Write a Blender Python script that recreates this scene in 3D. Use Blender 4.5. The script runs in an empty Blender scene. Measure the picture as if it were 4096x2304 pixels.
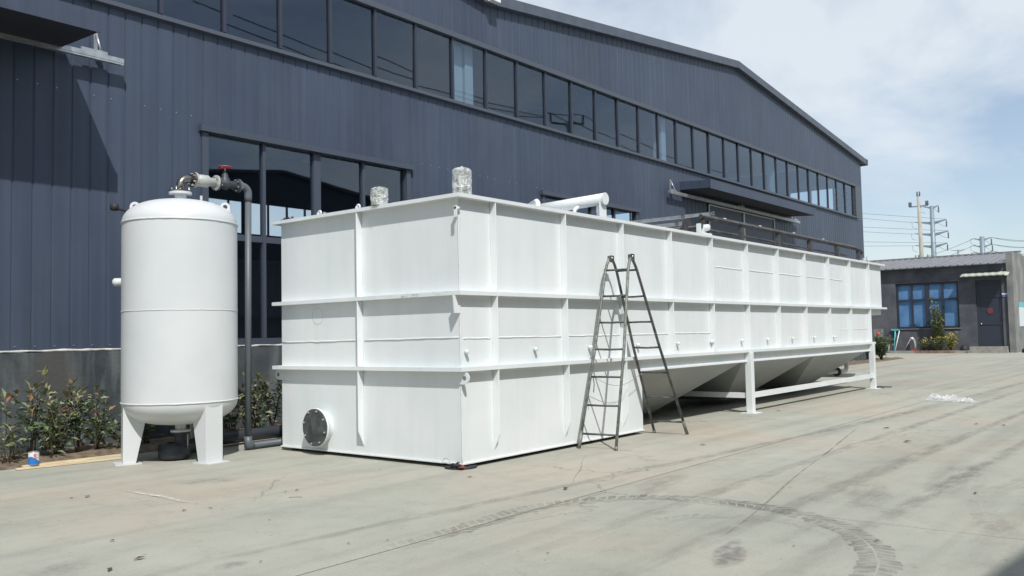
import bpy, bmesh, math, random
from mathutils import Vector, Matrix, noise
R = math.radians
random.seed(7)
scene = bpy.context.scene
COL = scene.collection

# ------------------------------------------------------------------ camera
CAMP = Vector((-7.8319, -7.0812, 1.5812))
FW = Vector((0.77948488, 0.62412012, 0.05364141))
RT = Vector((0.62574864, -0.77975466, -0.02052593))
UP = Vector((-0.02901649, -0.04956569, 0.99834928))
cd = bpy.data.cameras.new('camera'); cam = bpy.data.objects.new('camera', cd); COL.objects.link(cam)
M = Matrix.Identity(4)
for i in range(3):
    M[i][0] = RT[i]; M[i][1] = UP[i]; M[i][2] = -FW[i]; M[i][3] = CAMP[i]
cam.matrix_world = M
cd.sensor_width = 36.0; cd.lens = 3506.1 / 4096 * 36.0; cd.clip_start = 0.05; cd.clip_end = 3000
scene.camera = cam

# ------------------------------------------------------------------ world, sun, exposure
SUN = Vector((-0.565 * math.cos(R(50)), -0.825 * math.cos(R(50)), math.sin(R(50)))).normalized()
world = bpy.data.worlds.new('World'); scene.world = world; world.use_nodes = True
wn = world.node_tree.nodes; wl = world.node_tree.links
wn.clear()
sky = wn.new('ShaderNodeTexSky'); sky.sky_type = 'NISHITA'; sky.sun_disc = False
sky.sun_elevation = R(50); sky.sun_rotation = math.atan2(SUN.x, SUN.y) % (2 * math.pi)
sky.air_density = 1.0; sky.dust_density = 0.6; sky.ozone_density = 1.2
tc = wn.new('ShaderNodeTexCoord')
mp = wn.new('ShaderNodeMapping'); mp.inputs['Scale'].default_value = (1.3, 1.3, 3.0); mp.inputs['Rotation'].default_value = (0, R(12), R(25)); mp.inputs['Location'].default_value = (11, 3, 7)
wl.new(tc.outputs['Generated'], mp.inputs[0])
nz = wn.new('ShaderNodeTexNoise'); nz.inputs['Scale'].default_value = 1.5; nz.inputs['Detail'].default_value = 7; nz.inputs['Roughness'].default_value = .56; nz.inputs['Distortion'].default_value = .5
wl.new(mp.outputs[0], nz.inputs['Vector'])
cr = wn.new('ShaderNodeValToRGB'); cr.color_ramp.elements[0].position = .40; cr.color_ramp.elements[1].position = .62
cr.color_ramp.elements[0].color = (.22, .22, .22, 1); cr.color_ramp.elements[1].color = (.9, .9, .9, 1)
wl.new(nz.outputs['Fac'], cr.inputs[0])
mixc = wn.new('ShaderNodeMix'); mixc.data_type = 'RGBA'
wl.new(cr.outputs[0], mixc.inputs['Factor']); wl.new(sky.outputs[0], mixc.inputs['A'])
mixc.inputs['B'].default_value = (6.3, 6.85, 7.35, 1)
bg = wn.new('ShaderNodeBackground'); bg.inputs['Strength'].default_value = 0.11
wl.new(mixc.outputs['Result'], bg.inputs[0])
wo = wn.new('ShaderNodeOutputWorld'); wl.new(bg.outputs[0], wo.inputs[0])
sl = bpy.data.lights.new('sun', 'SUN'); sl.energy = 3.6; sl.angle = R(0.6); sl.color = (1.0, .975, .94)
so = bpy.data.objects.new('sun', sl); COL.objects.link(so); so.rotation_euler = (-SUN).to_track_quat('-Z', 'Y').to_euler(); so.location = (-20, -30, 40)
vs = scene.view_settings; vs.view_transform = 'Standard'; vs.look = 'None'; vs.gamma = 1.0; vs.exposure = 0.19; vs.use_curve_mapping = False

# ------------------------------------------------------------------ materials
MATS = {}
def mat(name, col, rough=.6, metal=0., var=.0, vscale=3., bump=0., bscale=30., col2=None, spec=.5, stretch=(1, 1, 1), lo=.35, hi=.65, detail=5):
    if name in MATS: return MATS[name]
    m = bpy.data.materials.new(name); m.use_nodes = True; MATS[name] = m
    n = m.node_tree.nodes; l = m.node_tree.links; b = n['Principled BSDF']
    b.inputs['Base Color'].default_value = (*col, 1); b.inputs['Roughness'].default_value = rough; b.inputs['Metallic'].default_value = metal
    b.inputs['Specular IOR Level'].default_value = spec
    if var or col2 or bump:
        g = n.new('ShaderNodeNewGeometry'); mpn = n.new('ShaderNodeMapping'); mpn.inputs['Scale'].default_value = stretch
        l.new(g.outputs['Position'], mpn.inputs[0])
    if var or col2:
        t = n.new('ShaderNodeTexNoise'); t.inputs['Scale'].default_value = vscale; t.inputs['Detail'].default_value = detail
        l.new(mpn.outputs[0], t.inputs['Vector'])
        r = n.new('ShaderNodeValToRGB'); r.color_ramp.elements[0].position = lo; r.color_ramp.elements[1].position = hi
        c2 = col2 if col2 else tuple(min(1, c * (1 + var)) for c in col); c1 = col if col2 else tuple(c * (1 - var) for c in col)
        r.color_ramp.elements[0].color = (*c1, 1); r.color_ramp.elements[1].color = (*c2, 1)
        l.new(t.outputs['Fac'], r.inputs[0]); l.new(r.outputs[0], b.inputs['Base Color'])
    if bump:
        t2 = n.new('ShaderNodeTexNoise'); t2.inputs['Scale'].default_value = bscale; t2.inputs['Detail'].default_value = 4
        l.new(mpn.outputs[0], t2.inputs['Vector'])
        bn = n.new('ShaderNodeBump'); bn.inputs['Strength'].default_value = bump; bn.inputs['Distance'].default_value = .02
        l.new(t2.outputs['Fac'], bn.inputs['Height']); l.new(bn.outputs[0], b.inputs['Normal'])
    return m

def node_mat(name):
    m = bpy.data.materials.new(name); m.use_nodes = True; MATS[name] = m
    n = m.node_tree.nodes; l = m.node_tree.links
    return m, n, l, n['Principled BSDF']

def pos_noise(n, l, scale, stretch=(1, 1, 1), detail=5, rough=.55, rot=(0, 0, 0), dist=0):
    g = n.new('ShaderNodeNewGeometry'); mpn = n.new('ShaderNodeMapping'); mpn.inputs['Scale'].default_value = stretch; mpn.inputs['Rotation'].default_value = rot
    l.new(g.outputs['Position'], mpn.inputs[0])
    t = n.new('ShaderNodeTexNoise'); t.inputs['Scale'].default_value = scale; t.inputs['Detail'].default_value = detail; t.inputs['Roughness'].default_value = rough; t.inputs['Distortion'].default_value = dist
    l.new(mpn.outputs[0], t.inputs['Vector']); return t.outputs['Fac']
def ramp(n, l, src, stops):
    r = n.new('ShaderNodeValToRGB'); e = r.color_ramp.elements
    while len(e) < len(stops): e.new(.5)
    for k, (p, c) in enumerate(stops):
        e[k].position = p; e[k].color = (*c, 1) if isinstance(c, tuple) else (c, c, c, 1)
    l.new(src, r.inputs[0]); return r.outputs[0]
def mixcol(n, l, fac, a, b, mode='MIX'):
    x = n.new('ShaderNodeMix'); x.data_type = 'RGBA'; x.blend_type = mode
    for s, v in (('Factor', fac), ('A', a), ('B', b)):
        if isinstance(v, (int, float)): x.inputs[s].default_value = v
        elif isinstance(v, tuple): x.inputs[s].default_value = (*v, 1)
        else: l.new(v, x.inputs[s])
    return x.outputs['Result']
def bumpn(n, l, src, strength, dist=.02):
    b = n.new('ShaderNodeBump'); b.inputs['Strength'].default_value = strength; b.inputs['Distance'].default_value = dist
    l.new(src, b.inputs['Height']); return b.outputs[0]

# yard concrete: blotches, long wheel streaks, fine grain
m, n, l, b = node_mat('yard_concrete')
base = ramp(n, l, pos_noise(n, l, .55, detail=7, rough=.6), [(.30, (.34, .345, .29)), (.5, (.375, .375, .315)), (.72, (.42, .415, .35))])
warm = ramp(n, l, pos_noise(n, l, .3, stretch=(1, 1, 1), detail=3), [(.45, 0.), (.7, 1.)])
c = mixcol(n, l, warm, base, (.41, .365, .295))
streak = ramp(n, l, pos_noise(n, l, 1.25, stretch=(.07, 1.15, 1), detail=4, rough=.5, rot=(0, 0, R(-7)), dist=.25), [(.46, 1.), (.68, .86)])
c = mixcol(n, l, 1., c, streak, 'MULTIPLY')
streak2 = ramp(n, l, pos_noise(n, l, 2.3, stretch=(.06, 1.3, 1), detail=3, rot=(0, 0, R(-2)), dist=.2), [(.5, 1.), (.68, .92)])
c = mixcol(n, l, 1., c, streak2, 'MULTIPLY')
blot = ramp(n, l, pos_noise(n, l, 2.6, detail=10, rough=.78), [(.32, .86), (.48, 1.), (.7, 1.06)])
c = mixcol(n, l, 1., c, blot, 'MULTIPLY')
gr = ramp(n, l, pos_noise(n, l, 60, detail=3), [(.3, .9), (.6, 1.03)])
c = mixcol(n, l, 1., c, gr, 'MULTIPLY')
spk = ramp(n, l, pos_noise(n, l, 14, stretch=(1, 1, 1), detail=2), [(.25, .62), (.30, 1.)])
c = mixcol(n, l, 1., c, spk, 'MULTIPLY')
vo = n.new('ShaderNodeTexVoronoi'); vo.feature = 'DISTANCE_TO_EDGE'; vo.inputs['Scale'].default_value = .22
g2 = n.new('ShaderNodeNewGeometry'); wob = n.new('ShaderNodeTexNoise'); wob.inputs['Scale'].default_value = 2.2; wob.inputs['Detail'].default_value = 6; l.new(g2.outputs['Position'], wob.inputs['Vector'])
vm = n.new('ShaderNodeVectorMath'); vm.operation = 'MULTIPLY_ADD'; vm.inputs[1].default_value = (.7, .7, .7); l.new(wob.outputs['Color'], vm.inputs[0]); l.new(g2.outputs['Position'], vm.inputs[2]); l.new(vm.outputs[0], vo.inputs['Vector'])
crk = ramp(n, l, vo.outputs['Distance'], [(.0, .62), (.0022, 1.)])
pres = ramp(n, l, pos_noise(n, l, .25, detail=1), [(.52, 0.), (.58, 1.)])
c = mixcol(n, l, pres, c, mixcol(n, l, 1., c, crk, 'MULTIPLY'))
l.new(c, b.inputs['Base Color']); b.inputs['Roughness'].default_value = .85; b.inputs['Specular IOR Level'].default_value = .3
l.new(bumpn(n, l, pos_noise(n, l, 45, detail=5), .25, .01), b.inputs['Normal'])

# stained grey plinth render
m, n, l, b = node_mat('stained_render')
a = ramp(n, l, pos_noise(n, l, 1.6, detail=7, rough=.62), [(.38, (.036, .048, .055)), (.68, (.085, .098, .102))])
s = ramp(n, l, pos_noise(n, l, 4.5, stretch=(1, 1, .13), detail=5), [(.52, 0.), (.76, .55)])
c = mixcol(n, l, s, a, (.24, .255, .26))
t = ramp(n, l, pos_noise(n, l, .9, detail=3), [(.5, 0.), (.66, .5)])
c = mixcol(n, l, t, c, (.085, .075, .062))
l.new(c, b.inputs['Base Color']); b.inputs['Roughness'].default_value = .9
l.new(bumpn(n, l, pos_noise(n, l, 25), .3), b.inputs['Normal'])

# dark blue-grey cladding with faint rain streaks
m, n, l, b = node_mat('cladding')
a = ramp(n, l, pos_noise(n, l, .35, detail=3), [(.35, (.047, .061, .094)), (.65, (.054, .073, .109))])
s = ramp(n, l, pos_noise(n, l, 9, stretch=(1, 1, .025), detail=5), [(.35, .88), (.7, 1.12)])
c = mixcol(n, l, 1., a, s, 'MULTIPLY')
oi = n.new('ShaderNodeObjectInfo'); c = mixcol(n, l, 1., c, ramp(n, l, oi.outputs['Random'], [(0., .93), (1., 1.07)]), 'MULTIPLY')
du = ramp(n, l, pos_noise(n, l, .8, stretch=(1, 1, .5), detail=7, rough=.7), [(.5, 0.), (.75, .16)]); c = mixcol(n, l, du, c, (.15, .155, .155))
l.new(c, b.inputs['Base Color']); b.inputs['Roughness'].default_value = .5; b.inputs['Specular IOR Level'].default_value = .45
l.new(bumpn(n, l, pos_noise(n, l, 3, stretch=(1, 1, .3)), .08), b.inputs['Normal'])
mat('cladding_trim', (.075, .087, .11), .5)
mat('frame_dark', (.035, .042, .06), .45)
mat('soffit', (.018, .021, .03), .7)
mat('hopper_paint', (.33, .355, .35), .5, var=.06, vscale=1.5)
mat('frame_grey', (.062, .074, .10), .45)
mat('roof_metal', (.08, .095, .12), .5, var=.12)
mat('interior', (.16, .19, .22), .8)
mat('interior_steel', (.30, .38, .42), .6)
mat('galvanised', (.48, .50, .50), .42, .75, var=.15, vscale=8)
mat('sealant', (.5, .5, .47), .8, var=.25, vscale=9)

# white paint with slight waviness and blotches
m, n, l, b = node_mat('white_paint')
a = ramp(n, l, pos_noise(n, l, 1.1, detail=4), [(.35, (.70, .745, .745)), (.65, (.765, .785, .785))])
d = ramp(n, l, pos_noise(n, l, 14, detail=6, rough=.7), [(.22, (.9, .9, .88)), (.34, (1., 1., 1.))])
sv = ramp(n, l, pos_noise(n, l, 5, stretch=(1, 1, .09), detail=4), [(.3, (.955, .955, .945)), (.55, (1., 1., 1.))])
c = mixcol(n, l, 1., a, d, 'MULTIPLY'); c = mixcol(n, l, 1., c, sv, 'MULTIPLY')
l.new(c, b.inputs['Base Color']); b.inputs['Roughness'].default_value = .42; b.inputs['Specular IOR Level'].default_value = .4
l.new(bumpn(n, l, pos_noise(n, l, 2.2, detail=2), .12, .03), b.inputs['Normal'])
m, n, l, b = node_mat('vessel_paint')
l.new(ramp(n, l, pos_noise(n, l, 1.3, detail=4), [(.35, (.585, .61, .615)), (.65, (.63, .645, .645))]), b.inputs['Base Color']); b.inputs['Roughness'].default_value = .38
l.new(bumpn(n, l, pos_noise(n, l, 2.5, detail=2), .10, .03), b.inputs['Normal'])
mat('weld_paint', (.77, .79, .78), .4, bump=.5, bscale=60)
mat('grey_primer', (.18, .2, .2), .5, var=.12, vscale=3)
mat('cover_steel', (.075, .085, .083), .5, .1, var=.35, vscale=9, bump=.08)
mat('bolt_zinc', (.55, .55, .53), .35, .8)
mat('black_rubber', (.022, .024, .027), .65, bump=.4)
mat('red_plastic', (.45, .06, .03), .5)
mat('dark_steel', (.07, .066, .066), .6, .15, var=.35, vscale=6, bump=.15)
mat('stainless', (.27, .25, .23), .28, .9, var=.25, vscale=20)
mat('valve_grey', (.42, .43, .41), .45)
mat('pvc_grey', (.105, .12, .135), .45, var=.08)
mat('pvc_dark', (.04, .046, .055), .5, var=.1)
mat('wheel_red', (.32, .045, .05), .5)
mat('ladder_tube', (.10, .11, .10), .5, .35, var=.4, vscale=11, bump=.3)
mat('ladder_pale', (.17, .185, .165), .5, .2, var=.35, vscale=13, bump=.3)
mat('wire_grey', (.25, .27, .26), .6)
mat('wood', (.56, .45, .28), .75, col2=(.70, .60, .42), vscale=7, stretch=(.3, 3, 3), bump=.3)
mat('soil', (.10, .075, .05), .95, col2=(.20, .155, .105), vscale=8, bump=.9, bscale=18)
mat('leaf_green', (.075, .115, .055), .5, col2=(.15, .20, .09), vscale=9)
mat('leaf_olive', (.15, .17, .07), .5, col2=(.22, .21, .10), vscale=7)
mat('leaf_red', (.25, .08, .05), .5, col2=(.20, .13, .05), vscale=8)
mat('leaf_yellow', (.50, .42, .05), .55)
mat('stem', (.09, .075, .05), .8)
mat('dry_leaf', (.10, .065, .035), .8)
mat('ink', (.10, .11, .13), .8)
mat('shed_render', (.066, .071, .088), .9, col2=(.115, .118, .13), vscale=1.3, bump=.3, detail=8)
mat('shed_render_pale', (.15, .16, .16), .9, col2=(.26, .25, .23), vscale=1.0, bump=.3, detail=8)
mat('shed_roof', (.20, .20, .21), .5, var=.1, vscale=2)
mat('blue_blind', (.13, .28, .48), .5, col2=(.19, .36, .56), vscale=1.5)
mat('door_paint', (.034, .042, .062), .4)
mat('awning_sheet', (.50, .52, .44), .5)
mat('step_concrete', (.30, .29, .26), .9, var=.15)
mat('sign_white', (.75, .75, .75), .5); mat('sign_blue', (.06, .06, .30), .5); mat('poster_teal', (.13, .42, .44), .5); mat('poster_white', (.6, .64, .66), .5)
mat('red_dull', (.16, .035, .04), .7)
mat('aqua', (.10, .42, .46), .4)
mat('pole_concrete', (.36, .34, .29), .85, var=.1)
mat('pole_steel', (.22, .27, .31), .5, .2)
mat('porcelain', (.10, .12, .15), .35)
mat('cable', (.10, .11, .12), .6)
mat('planter', (.24, .17, .13), .85, var=.25)
mat('can_white', (.72, .71, .70), .4); mat('can_blue', (.02, .17, .48), .4); mat('can_red', (.6, .06, .07), .45); mat('can_metal', (.5, .5, .5), .3, .9)
mat('motor_green', (.09, .14, .08), .5)

def glass_mat(name, tint, ior):
    m, n, l, b = node_mat(name); n.remove(b); out = n['Material Output']
    tr = n.new('ShaderNodeBsdfTransparent'); tr.inputs[0].default_value = (*tint, 1)
    gl = n.new('ShaderNodeBsdfGlossy'); gl.inputs['Roughness'].default_value = .015; gl.inputs[0].default_value = (.80, .88, 1., 1)
    lw = n.new('ShaderNodeLayerWeight'); lw.inputs['Blend'].default_value = .5; fr = n.new('ShaderNodeMath'); fr.operation = 'POWER'; fr.inputs[1].default_value = 4.0; l.new(lw.outputs['Facing'], fr.inputs[0])
    l.new(bumpn(n, l, pos_noise(n, l, .7, detail=1), .05, .02), gl.inputs['Normal'])
    mx = n.new('ShaderNodeMixShader'); ma = n.new('ShaderNodeMath'); ma.operation = 'MULTIPLY_ADD'; ma.inputs[1].default_value = .55; ma.inputs[2].default_value = ior; l.new(fr.outputs[0], ma.inputs[0]); l.new(ma.outputs[0], mx.inputs[0]); l.new(tr.outputs[0], mx.inputs[1]); l.new(gl.outputs[0], mx.inputs[2]); l.new(mx.outputs[0], out.inputs[0])
glass_mat('window_glass', (.82, .87, .90), .075)
glass_mat('shed_glass', (.95, .97, 1.), .03)
m, n, l, b = node_mat('plastic_film')
out = n['Material Output']; b.inputs['Base Color'].default_value = (.75, .76, .75, 1); b.inputs['Roughness'].default_value = .16; b.inputs['Specular IOR Level'].default_value = .8
tr = n.new('ShaderNodeBsdfTransparent'); mx = n.new('ShaderNodeMixShader')
l.new(ramp(n, l, pos_noise(n, l, 16, detail=5), [(.35, .28), (.7, .85)]), mx.inputs[0]); l.new(tr.outputs[0], mx.inputs[1]); l.new(b.outputs[0], mx.inputs[2]); l.new(mx.outputs[0], out.inputs[0])
l.new(bumpn(n, l, pos_noise(n, l, 22, detail=5), .9, .04), b.inputs['Normal'])
def decal_mat(name, col, nscale, lo, hi, amax, stretch=(1, 1, 1)):
    m, n, l, b = node_mat(name); out = n['Material Output']
    b.inputs['Base Color'].default_value = (*col, 1); b.inputs['Roughness'].default_value = .9
    tr = n.new('ShaderNodeBsdfTransparent'); mx = n.new('ShaderNodeMixShader')
    f = ramp(n, l, pos_noise(n, l, nscale, stretch=stretch, detail=6, rough=.65), [(lo, 0.), (hi, amax)])
    vc = n.new('ShaderNodeVertexColor'); vc.layer_name = 'fade'
    mu = n.new('ShaderNodeMath'); mu.operation = 'MULTIPLY'; l.new(f, mu.inputs[0]); l.new(vc.outputs[0], mu.inputs[1])
    l.new(mu.outputs[0], mx.inputs[0]); l.new(tr.outputs[0], mx.inputs[1]); l.new(b.outputs[0], mx.inputs[2]); l.new(mx.outputs[0], out.inputs[0])
decal_mat('tread_dust', (.21, .205, .175), 7, .30, .62, .5)
decal_mat('oil_stain', (.19, .185, .18), 9, .36, .62, .62)
decal_mat('lime_dust', (.62, .61, .52), 9, .30, .6, .75)
decal_mat('grey_smear', (.24, .235, .21), 6, .36, .66, .42, (.35, 1, 1))

# ------------------------------------------------------------------ mesh helpers
def WL(o):
    v = Vector((0, 0, 0))
    while o: v += o.location; o = o.parent
    return v
class MB:
    def __init__(s): s.v = []; s.f = []; s.sm = []
    def add(s, vs_, fs, smooth=False):
        k = len(s.v); s.v += [tuple(x) for x in vs_]; s.f += [tuple(i + k for i in f) for f in fs]; s.sm += [smooth] * len(fs); return s
    def box(s, x0, x1, y0, y1, z0, z1):
        return s.add([(x0, y0, z0), (x1, y0, z0), (x1, y1, z0), (x0, y1, z0), (x0, y0, z1), (x1, y0, z1), (x1, y1, z1), (x0, y1, z1)],
                     [(3, 2, 1, 0), (4, 5, 6, 7), (0, 1, 5, 4), (1, 2, 6, 5), (2, 3, 7, 6), (3, 0, 4, 7)])
    def hexa(s, p): # 8 pts bottom 4 top 4
        return s.add(p, [(3, 2, 1, 0), (4, 5, 6, 7), (0, 1, 5, 4), (1, 2, 6, 5), (2, 3, 7, 6), (3, 0, 4, 7)])
    def prism(s, poly, d): # poly list of 3d pts, extruded by vector d
        nn = len(poly); a = [Vector(p) for p in poly]; bb = [p + Vector(d) for p in a]
        return s.add(a + bb, [tuple(range(nn))[::-1], tuple(range(nn, 2 * nn))] + [(i, (i + 1) % nn, nn + (i + 1) % nn, nn + i) for i in range(nn)])
    def tube(s, pts, r, seg=10, caps=True, smooth=True):
        pts = [Vector(p) for p in pts]; rr = r if isinstance(r, (list, tuple)) else [r] * len(pts)
        prev = None; base = len(s.v); vs_ = []
        for i, p in enumerate(pts):
            t = (pts[min(i + 1, len(pts) - 1)] - pts[max(i - 1, 0)]).normalized()
            if prev is None:
                a = Vector((0, 0, 1)) if abs(t.z) < .9 else Vector((1, 0, 0)); u = t.cross(a).normalized()
            else: u = (prev - t * prev.dot(t)).normalized()
            prev = u; w = t.cross(u)
            for k in range(seg):
                an = 2 * math.pi * k / seg; vs_.append(p + (u * math.cos(an) + w * math.sin(an)) * rr[i])
        fs = [(i * seg + k, i * seg + (k + 1) % seg, (i + 1) * seg + (k + 1) % seg, (i + 1) * seg + k) for i in range(len(pts) - 1) for k in range(seg)]
        s.add(vs_, fs, smooth)
        if caps:
            k0 = len(s.v) - len(vs_)
            s.f += [tuple(k0 + i for i in range(seg))[::-1], tuple(k0 + len(vs_) - seg + i for i in range(seg))]; s.sm += [False, False]
        return s
    def lathe(s, c, prof, seg=32, axis='z', smooth=True):
        c = Vector(c); vs_ = []
        for r, h in prof:
            for k in range(seg):
                an = 2 * math.pi * k / seg; x, y = r * math.cos(an), r * math.sin(an)
                d = {'z': (x, y, h), 'x': (h, x, y), 'y': (y, h, x)}[axis]; vs_.append(c + Vector(d))
        fs = [(i * seg + k, i * seg + (k + 1) % seg, (i + 1) * seg + (k + 1) % seg, (i + 1) * seg + k) for i in range(len(prof) - 1) for k in range(seg)]
        return s.add(vs_, fs, smooth)
    def build(s, name, material, parent=None, recalc=True):
        o_ = WL(parent) if parent else Vector((0, 0, 0))
        me = bpy.data.meshes.new(name); me.from_pydata([Vector(v) - o_ for v in s.v], [], s.f)
        if recalc:
            bm = bmesh.new(); bm.from_mesh(me); bmesh.ops.recalc_face_normals(bm, faces=bm.faces); bm.to_mesh(me); bm.free()
        me.polygons.foreach_set('use_smooth', s.sm)
        me.materials.append(MATS[material]); me.update()
        ob = bpy.data.objects.new(name, me); COL.objects.link(ob)
        if parent: ob.parent = parent
        return ob
def empty(name, loc):
    o = bpy.data.objects.new(name, None); o.location = loc; o.empty_display_size = .2; COL.objects.link(o); return o
def tag(o, label, cat, group=None):
    o['label'] = label; o['category'] = cat
    if group: o['group'] = group
    return o
def struct(o): o['kind'] = 'structure'; return o
def bevel(o, w, seg=2):
    md = o.modifiers.new('bevel', 'BEVEL'); md.width = w; md.segments = seg; md.limit_method = 'ANGLE'; md.angle_limit = R(40); return o
def inst(src, loc, parent=None, name=None):
    o = src.copy(); COL.objects.link(o); o.location = loc
    if parent: o.parent = parent
    return o
def arc_pts(c, r, a0, a1, u, v, k=6):
    c = Vector(c); u = Vector(u); v = Vector(v)
    return [c + u * r * math.cos(a0 + (a1 - a0) * i / k) + v * r * math.sin(a0 + (a1 - a0) * i / k) for i in range(k + 1)]
def fade_sheet(name, rows, fades, material, parent):
    # strip sheet of rows (each a list of points) with per-vertex fade values
    me = bpy.data.meshes.new(name); w = len(rows[0]); vs_ = [p for r in rows for p in r]
    fs = [(i * w + k, i * w + k + 1, (i + 1) * w + k + 1, (i + 1) * w + k) for i in range(len(rows) - 1) for k in range(w - 1)]
    me.from_pydata(vs_, [], fs); ca = me.color_attributes.new('fade', 'FLOAT_COLOR', 'POINT')
    fl = [x for r in fades for x in r]
    for i, x in enumerate(fl): ca.data[i].color = (x, x, x, 1)
    me.materials.append(MATS[material]); ob = bpy.data.objects.new(name, me); COL.objects.link(ob); ob.parent = parent; return ob

# ------------------------------------------------------------------ ground
g = MB().add([(-900, -900, -.06), (1500, -900, -.06), (1500, 1200, -.06), (-900, 1200, -.06)], [(0, 1, 2, 3)])
ground = struct(g.build('ground', 'yard_concrete'))
def slab(x0, x1, y0, y1):
    j = .016
    o = MB().box(x0 + j, x1 - j, y0 + j, y1 - j, -.055, 0).build('concrete_slab', 'yard_concrete', ground); bevel(o, .006, 1)
for x0, x1 in ((-26, -13), (-13, 9.4), (9.4, 24), (24, 38), (38, 52), (52, 66)): slab(x0, x1, -2.18, 6.1 if x0 < 37 else 12)
for x0, x1 in ((-26, -12.4), (-12.4, -.38), (-.38, 11.6), (11.6, 24), (24, 38), (38, 52), (52, 66)):
    slab(x0, x1, -11, -2.18); slab(x0, x1, -26, -11)
jf = MB(); jf.box(-26, 66, -2.21, -2.15, -.05, -.010); jf.box(-.41, -.35, -11, -2.211, -.05, -.010); jf.box(11.57, 11.63, -11, -2.211, -.05, -.010)
jf.build('joint_filler', 'black_rubber', ground)
# tyre tread arc: paired rows of blocks swept along the wheel's path
pathT = [(-3.6, -2.2), (-2.32, -2.165), (-1.391, -2.142), (-.813, -2.396), (-.391, -2.784), (-.23, -3.312), (-.266, -3.943), (-.636, -4.586), (-1.017, -4.934), (-1.408, -5.144), (-1.94, -5.299), (-3.2, -5.45)]
def smooth_path(P, step):
    P = [Vector((x, y, 0)) for x, y in P]; out = []
    for i in range(len(P) - 1):
        p0 = P[max(i - 1, 0)]; p1 = P[i]; p2 = P[i + 1]; p3 = P[min(i + 2, len(P) - 1)]; k = max(2, int((p2 - p1).length / step))
        for q in range(k):
            t = q / k; out.append(.5 * ((2 * p1) + (p2 - p0) * t + (2 * p0 - 5 * p1 + 4 * p2 - p3) * t * t + (3 * p1 - p0 - 3 * p2 + p3) * t ** 3))
    return out
def tread(path, width, strength, z):
    P = smooth_path(path, .085); me = bpy.data.meshes.new('tyre_mark'); vs_ = []; fs = []; fl = []
    for i in range(1, len(P) - 2):
        t = (P[i + 1] - P[i]).normalized(); nn = Vector((-t.y, t.x, 0)); e = min(1, i / 14, (len(P) - i) / 14)
        for sd in (-1, 1):
            L = (P[i + 1] - P[i]).length * .80; off = t * (.04 if sd > 0 else 0); k = len(vs_)
            jit = random.uniform(.7, 1)
            for a_, b_ in ((0, .06), (1, .06), (1, 1), (0, 1)):
                q = P[i] + off + t * (a_ * L + (b_) * .07) + nn * sd * width * .5 * b_ * jit
                vs_.append((q.x, q.y, z)); fl.append(strength * e * (.35 + .9 * abs(noise.noise(Vector((q.x * 1.5, q.y * 1.5, 5))))) * random.uniform(.5, 1.1))
            fs.append((k, k + 1, k + 2, k + 3))
    me.from_pydata(vs_, [], fs); ca = me.color_attributes.new('fade', 'FLOAT_COLOR', 'POINT')
    for i, x in enumerate(fl): ca.data[i].color = (x, x, x, 1)
    me.materials.append(MATS['tread_dust']); o = bpy.data.objects.new('tyre_mark', me); COL.objects.link(o); o.parent = ground; o.location = -ground.location
tread(pathT, .30, 1.9, .003)
tread([(-2.6, -3.5), (-1.9, -3.35), (-1.2, -3.4), (-.8, -3.75), (-.75, -4.3), (-1.1, -4.8), (-1.7, -5.0)], .22, .5, .004)
tread([(1.2, -2.9), (.6, -3.4), (.35, -4.1), (.1, -4.9), (-.5, -5.6)], .24, .4, .0035)
tread([(3.6, -5.6), (2.4, -5.5), (1.3, -5.35), (.4, -5.5), (-.8, -6.)], .26, .6, .0045)
def blob(c, rx, ry, rot, material, s=1., k=5, z=.005):
    rows, fd = [], []
    for i in range(k + 1):
        rr = i / k; row = []; fr = []
        for j in range(25):
            an = 2 * math.pi * j / 24; wob = 1 + .22 * noise.noise(Vector((c[0] + math.cos(an) * 1.3, c[1] + math.sin(an) * 1.3, 3)))
            x = rx * rr * wob * math.cos(an); y = ry * rr * wob * math.sin(an)
            row.append((c[0] + x * math.cos(rot) - y * math.sin(rot), c[1] + x * math.sin(rot) + y * math.cos(rot), z)); fr.append(s * (1 - rr ** 3))
        rows.append(row); fd.append(fr)
    fade_sheet('stain', rows, fd, material, ground)
def streakd(p0, p1, w, material, s=1., z=.006):
    p0, p1 = Vector((*p0, 0)), Vector((*p1, 0)); t = (p1 - p0).normalized(); nn = Vector((-t.y, t.x, 0)); rows, fd = [], []
    for i in range(17):
        f = i / 16; c = p0.lerp(p1, f) + nn * .05 * noise.noise(Vector((f * 3, p0.x, 0))); ww = w * (.6 + .4 * noise.noise(Vector((f * 5, p0.y, 2))))
        rows.append([(*(c + nn * ww * q)[:2], z) for q in (-1, -.4, .4, 1)]); e = min(1, f * 5, (1 - f) * 5) * s; fd.append([0, e, e, 0])
    fade_sheet('stain', rows, fd, material, ground)
blob((-1.974, -4.32), .42, .13, R(20), 'oil_stain', 1.)
blob((-2.16, 1.884), .38, .22, R(-30), 'oil_stain', .38); blob((-4.178, -1.576), .14, .1, 0, 'oil_stain', .5); blob((-4.996, -.715), .35, .2, R(40), 'oil_stain', .4)
streakd((-3.052, 2.224), (-3.014, .762), .06, 'lime_dust', 1.5); streakd((-3.1, 2.1), (-3.25, .9), .22, 'lime_dust', .35)
blob((.26, -2.5), .9, .2, R(10), 'grey_smear', .8); blob((2.2, -4.9), 1.4, .3, R(8), 'grey_smear', .8); blob((.9, -4.4), .7, .25, R(15), 'grey_smear', .9)
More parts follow.
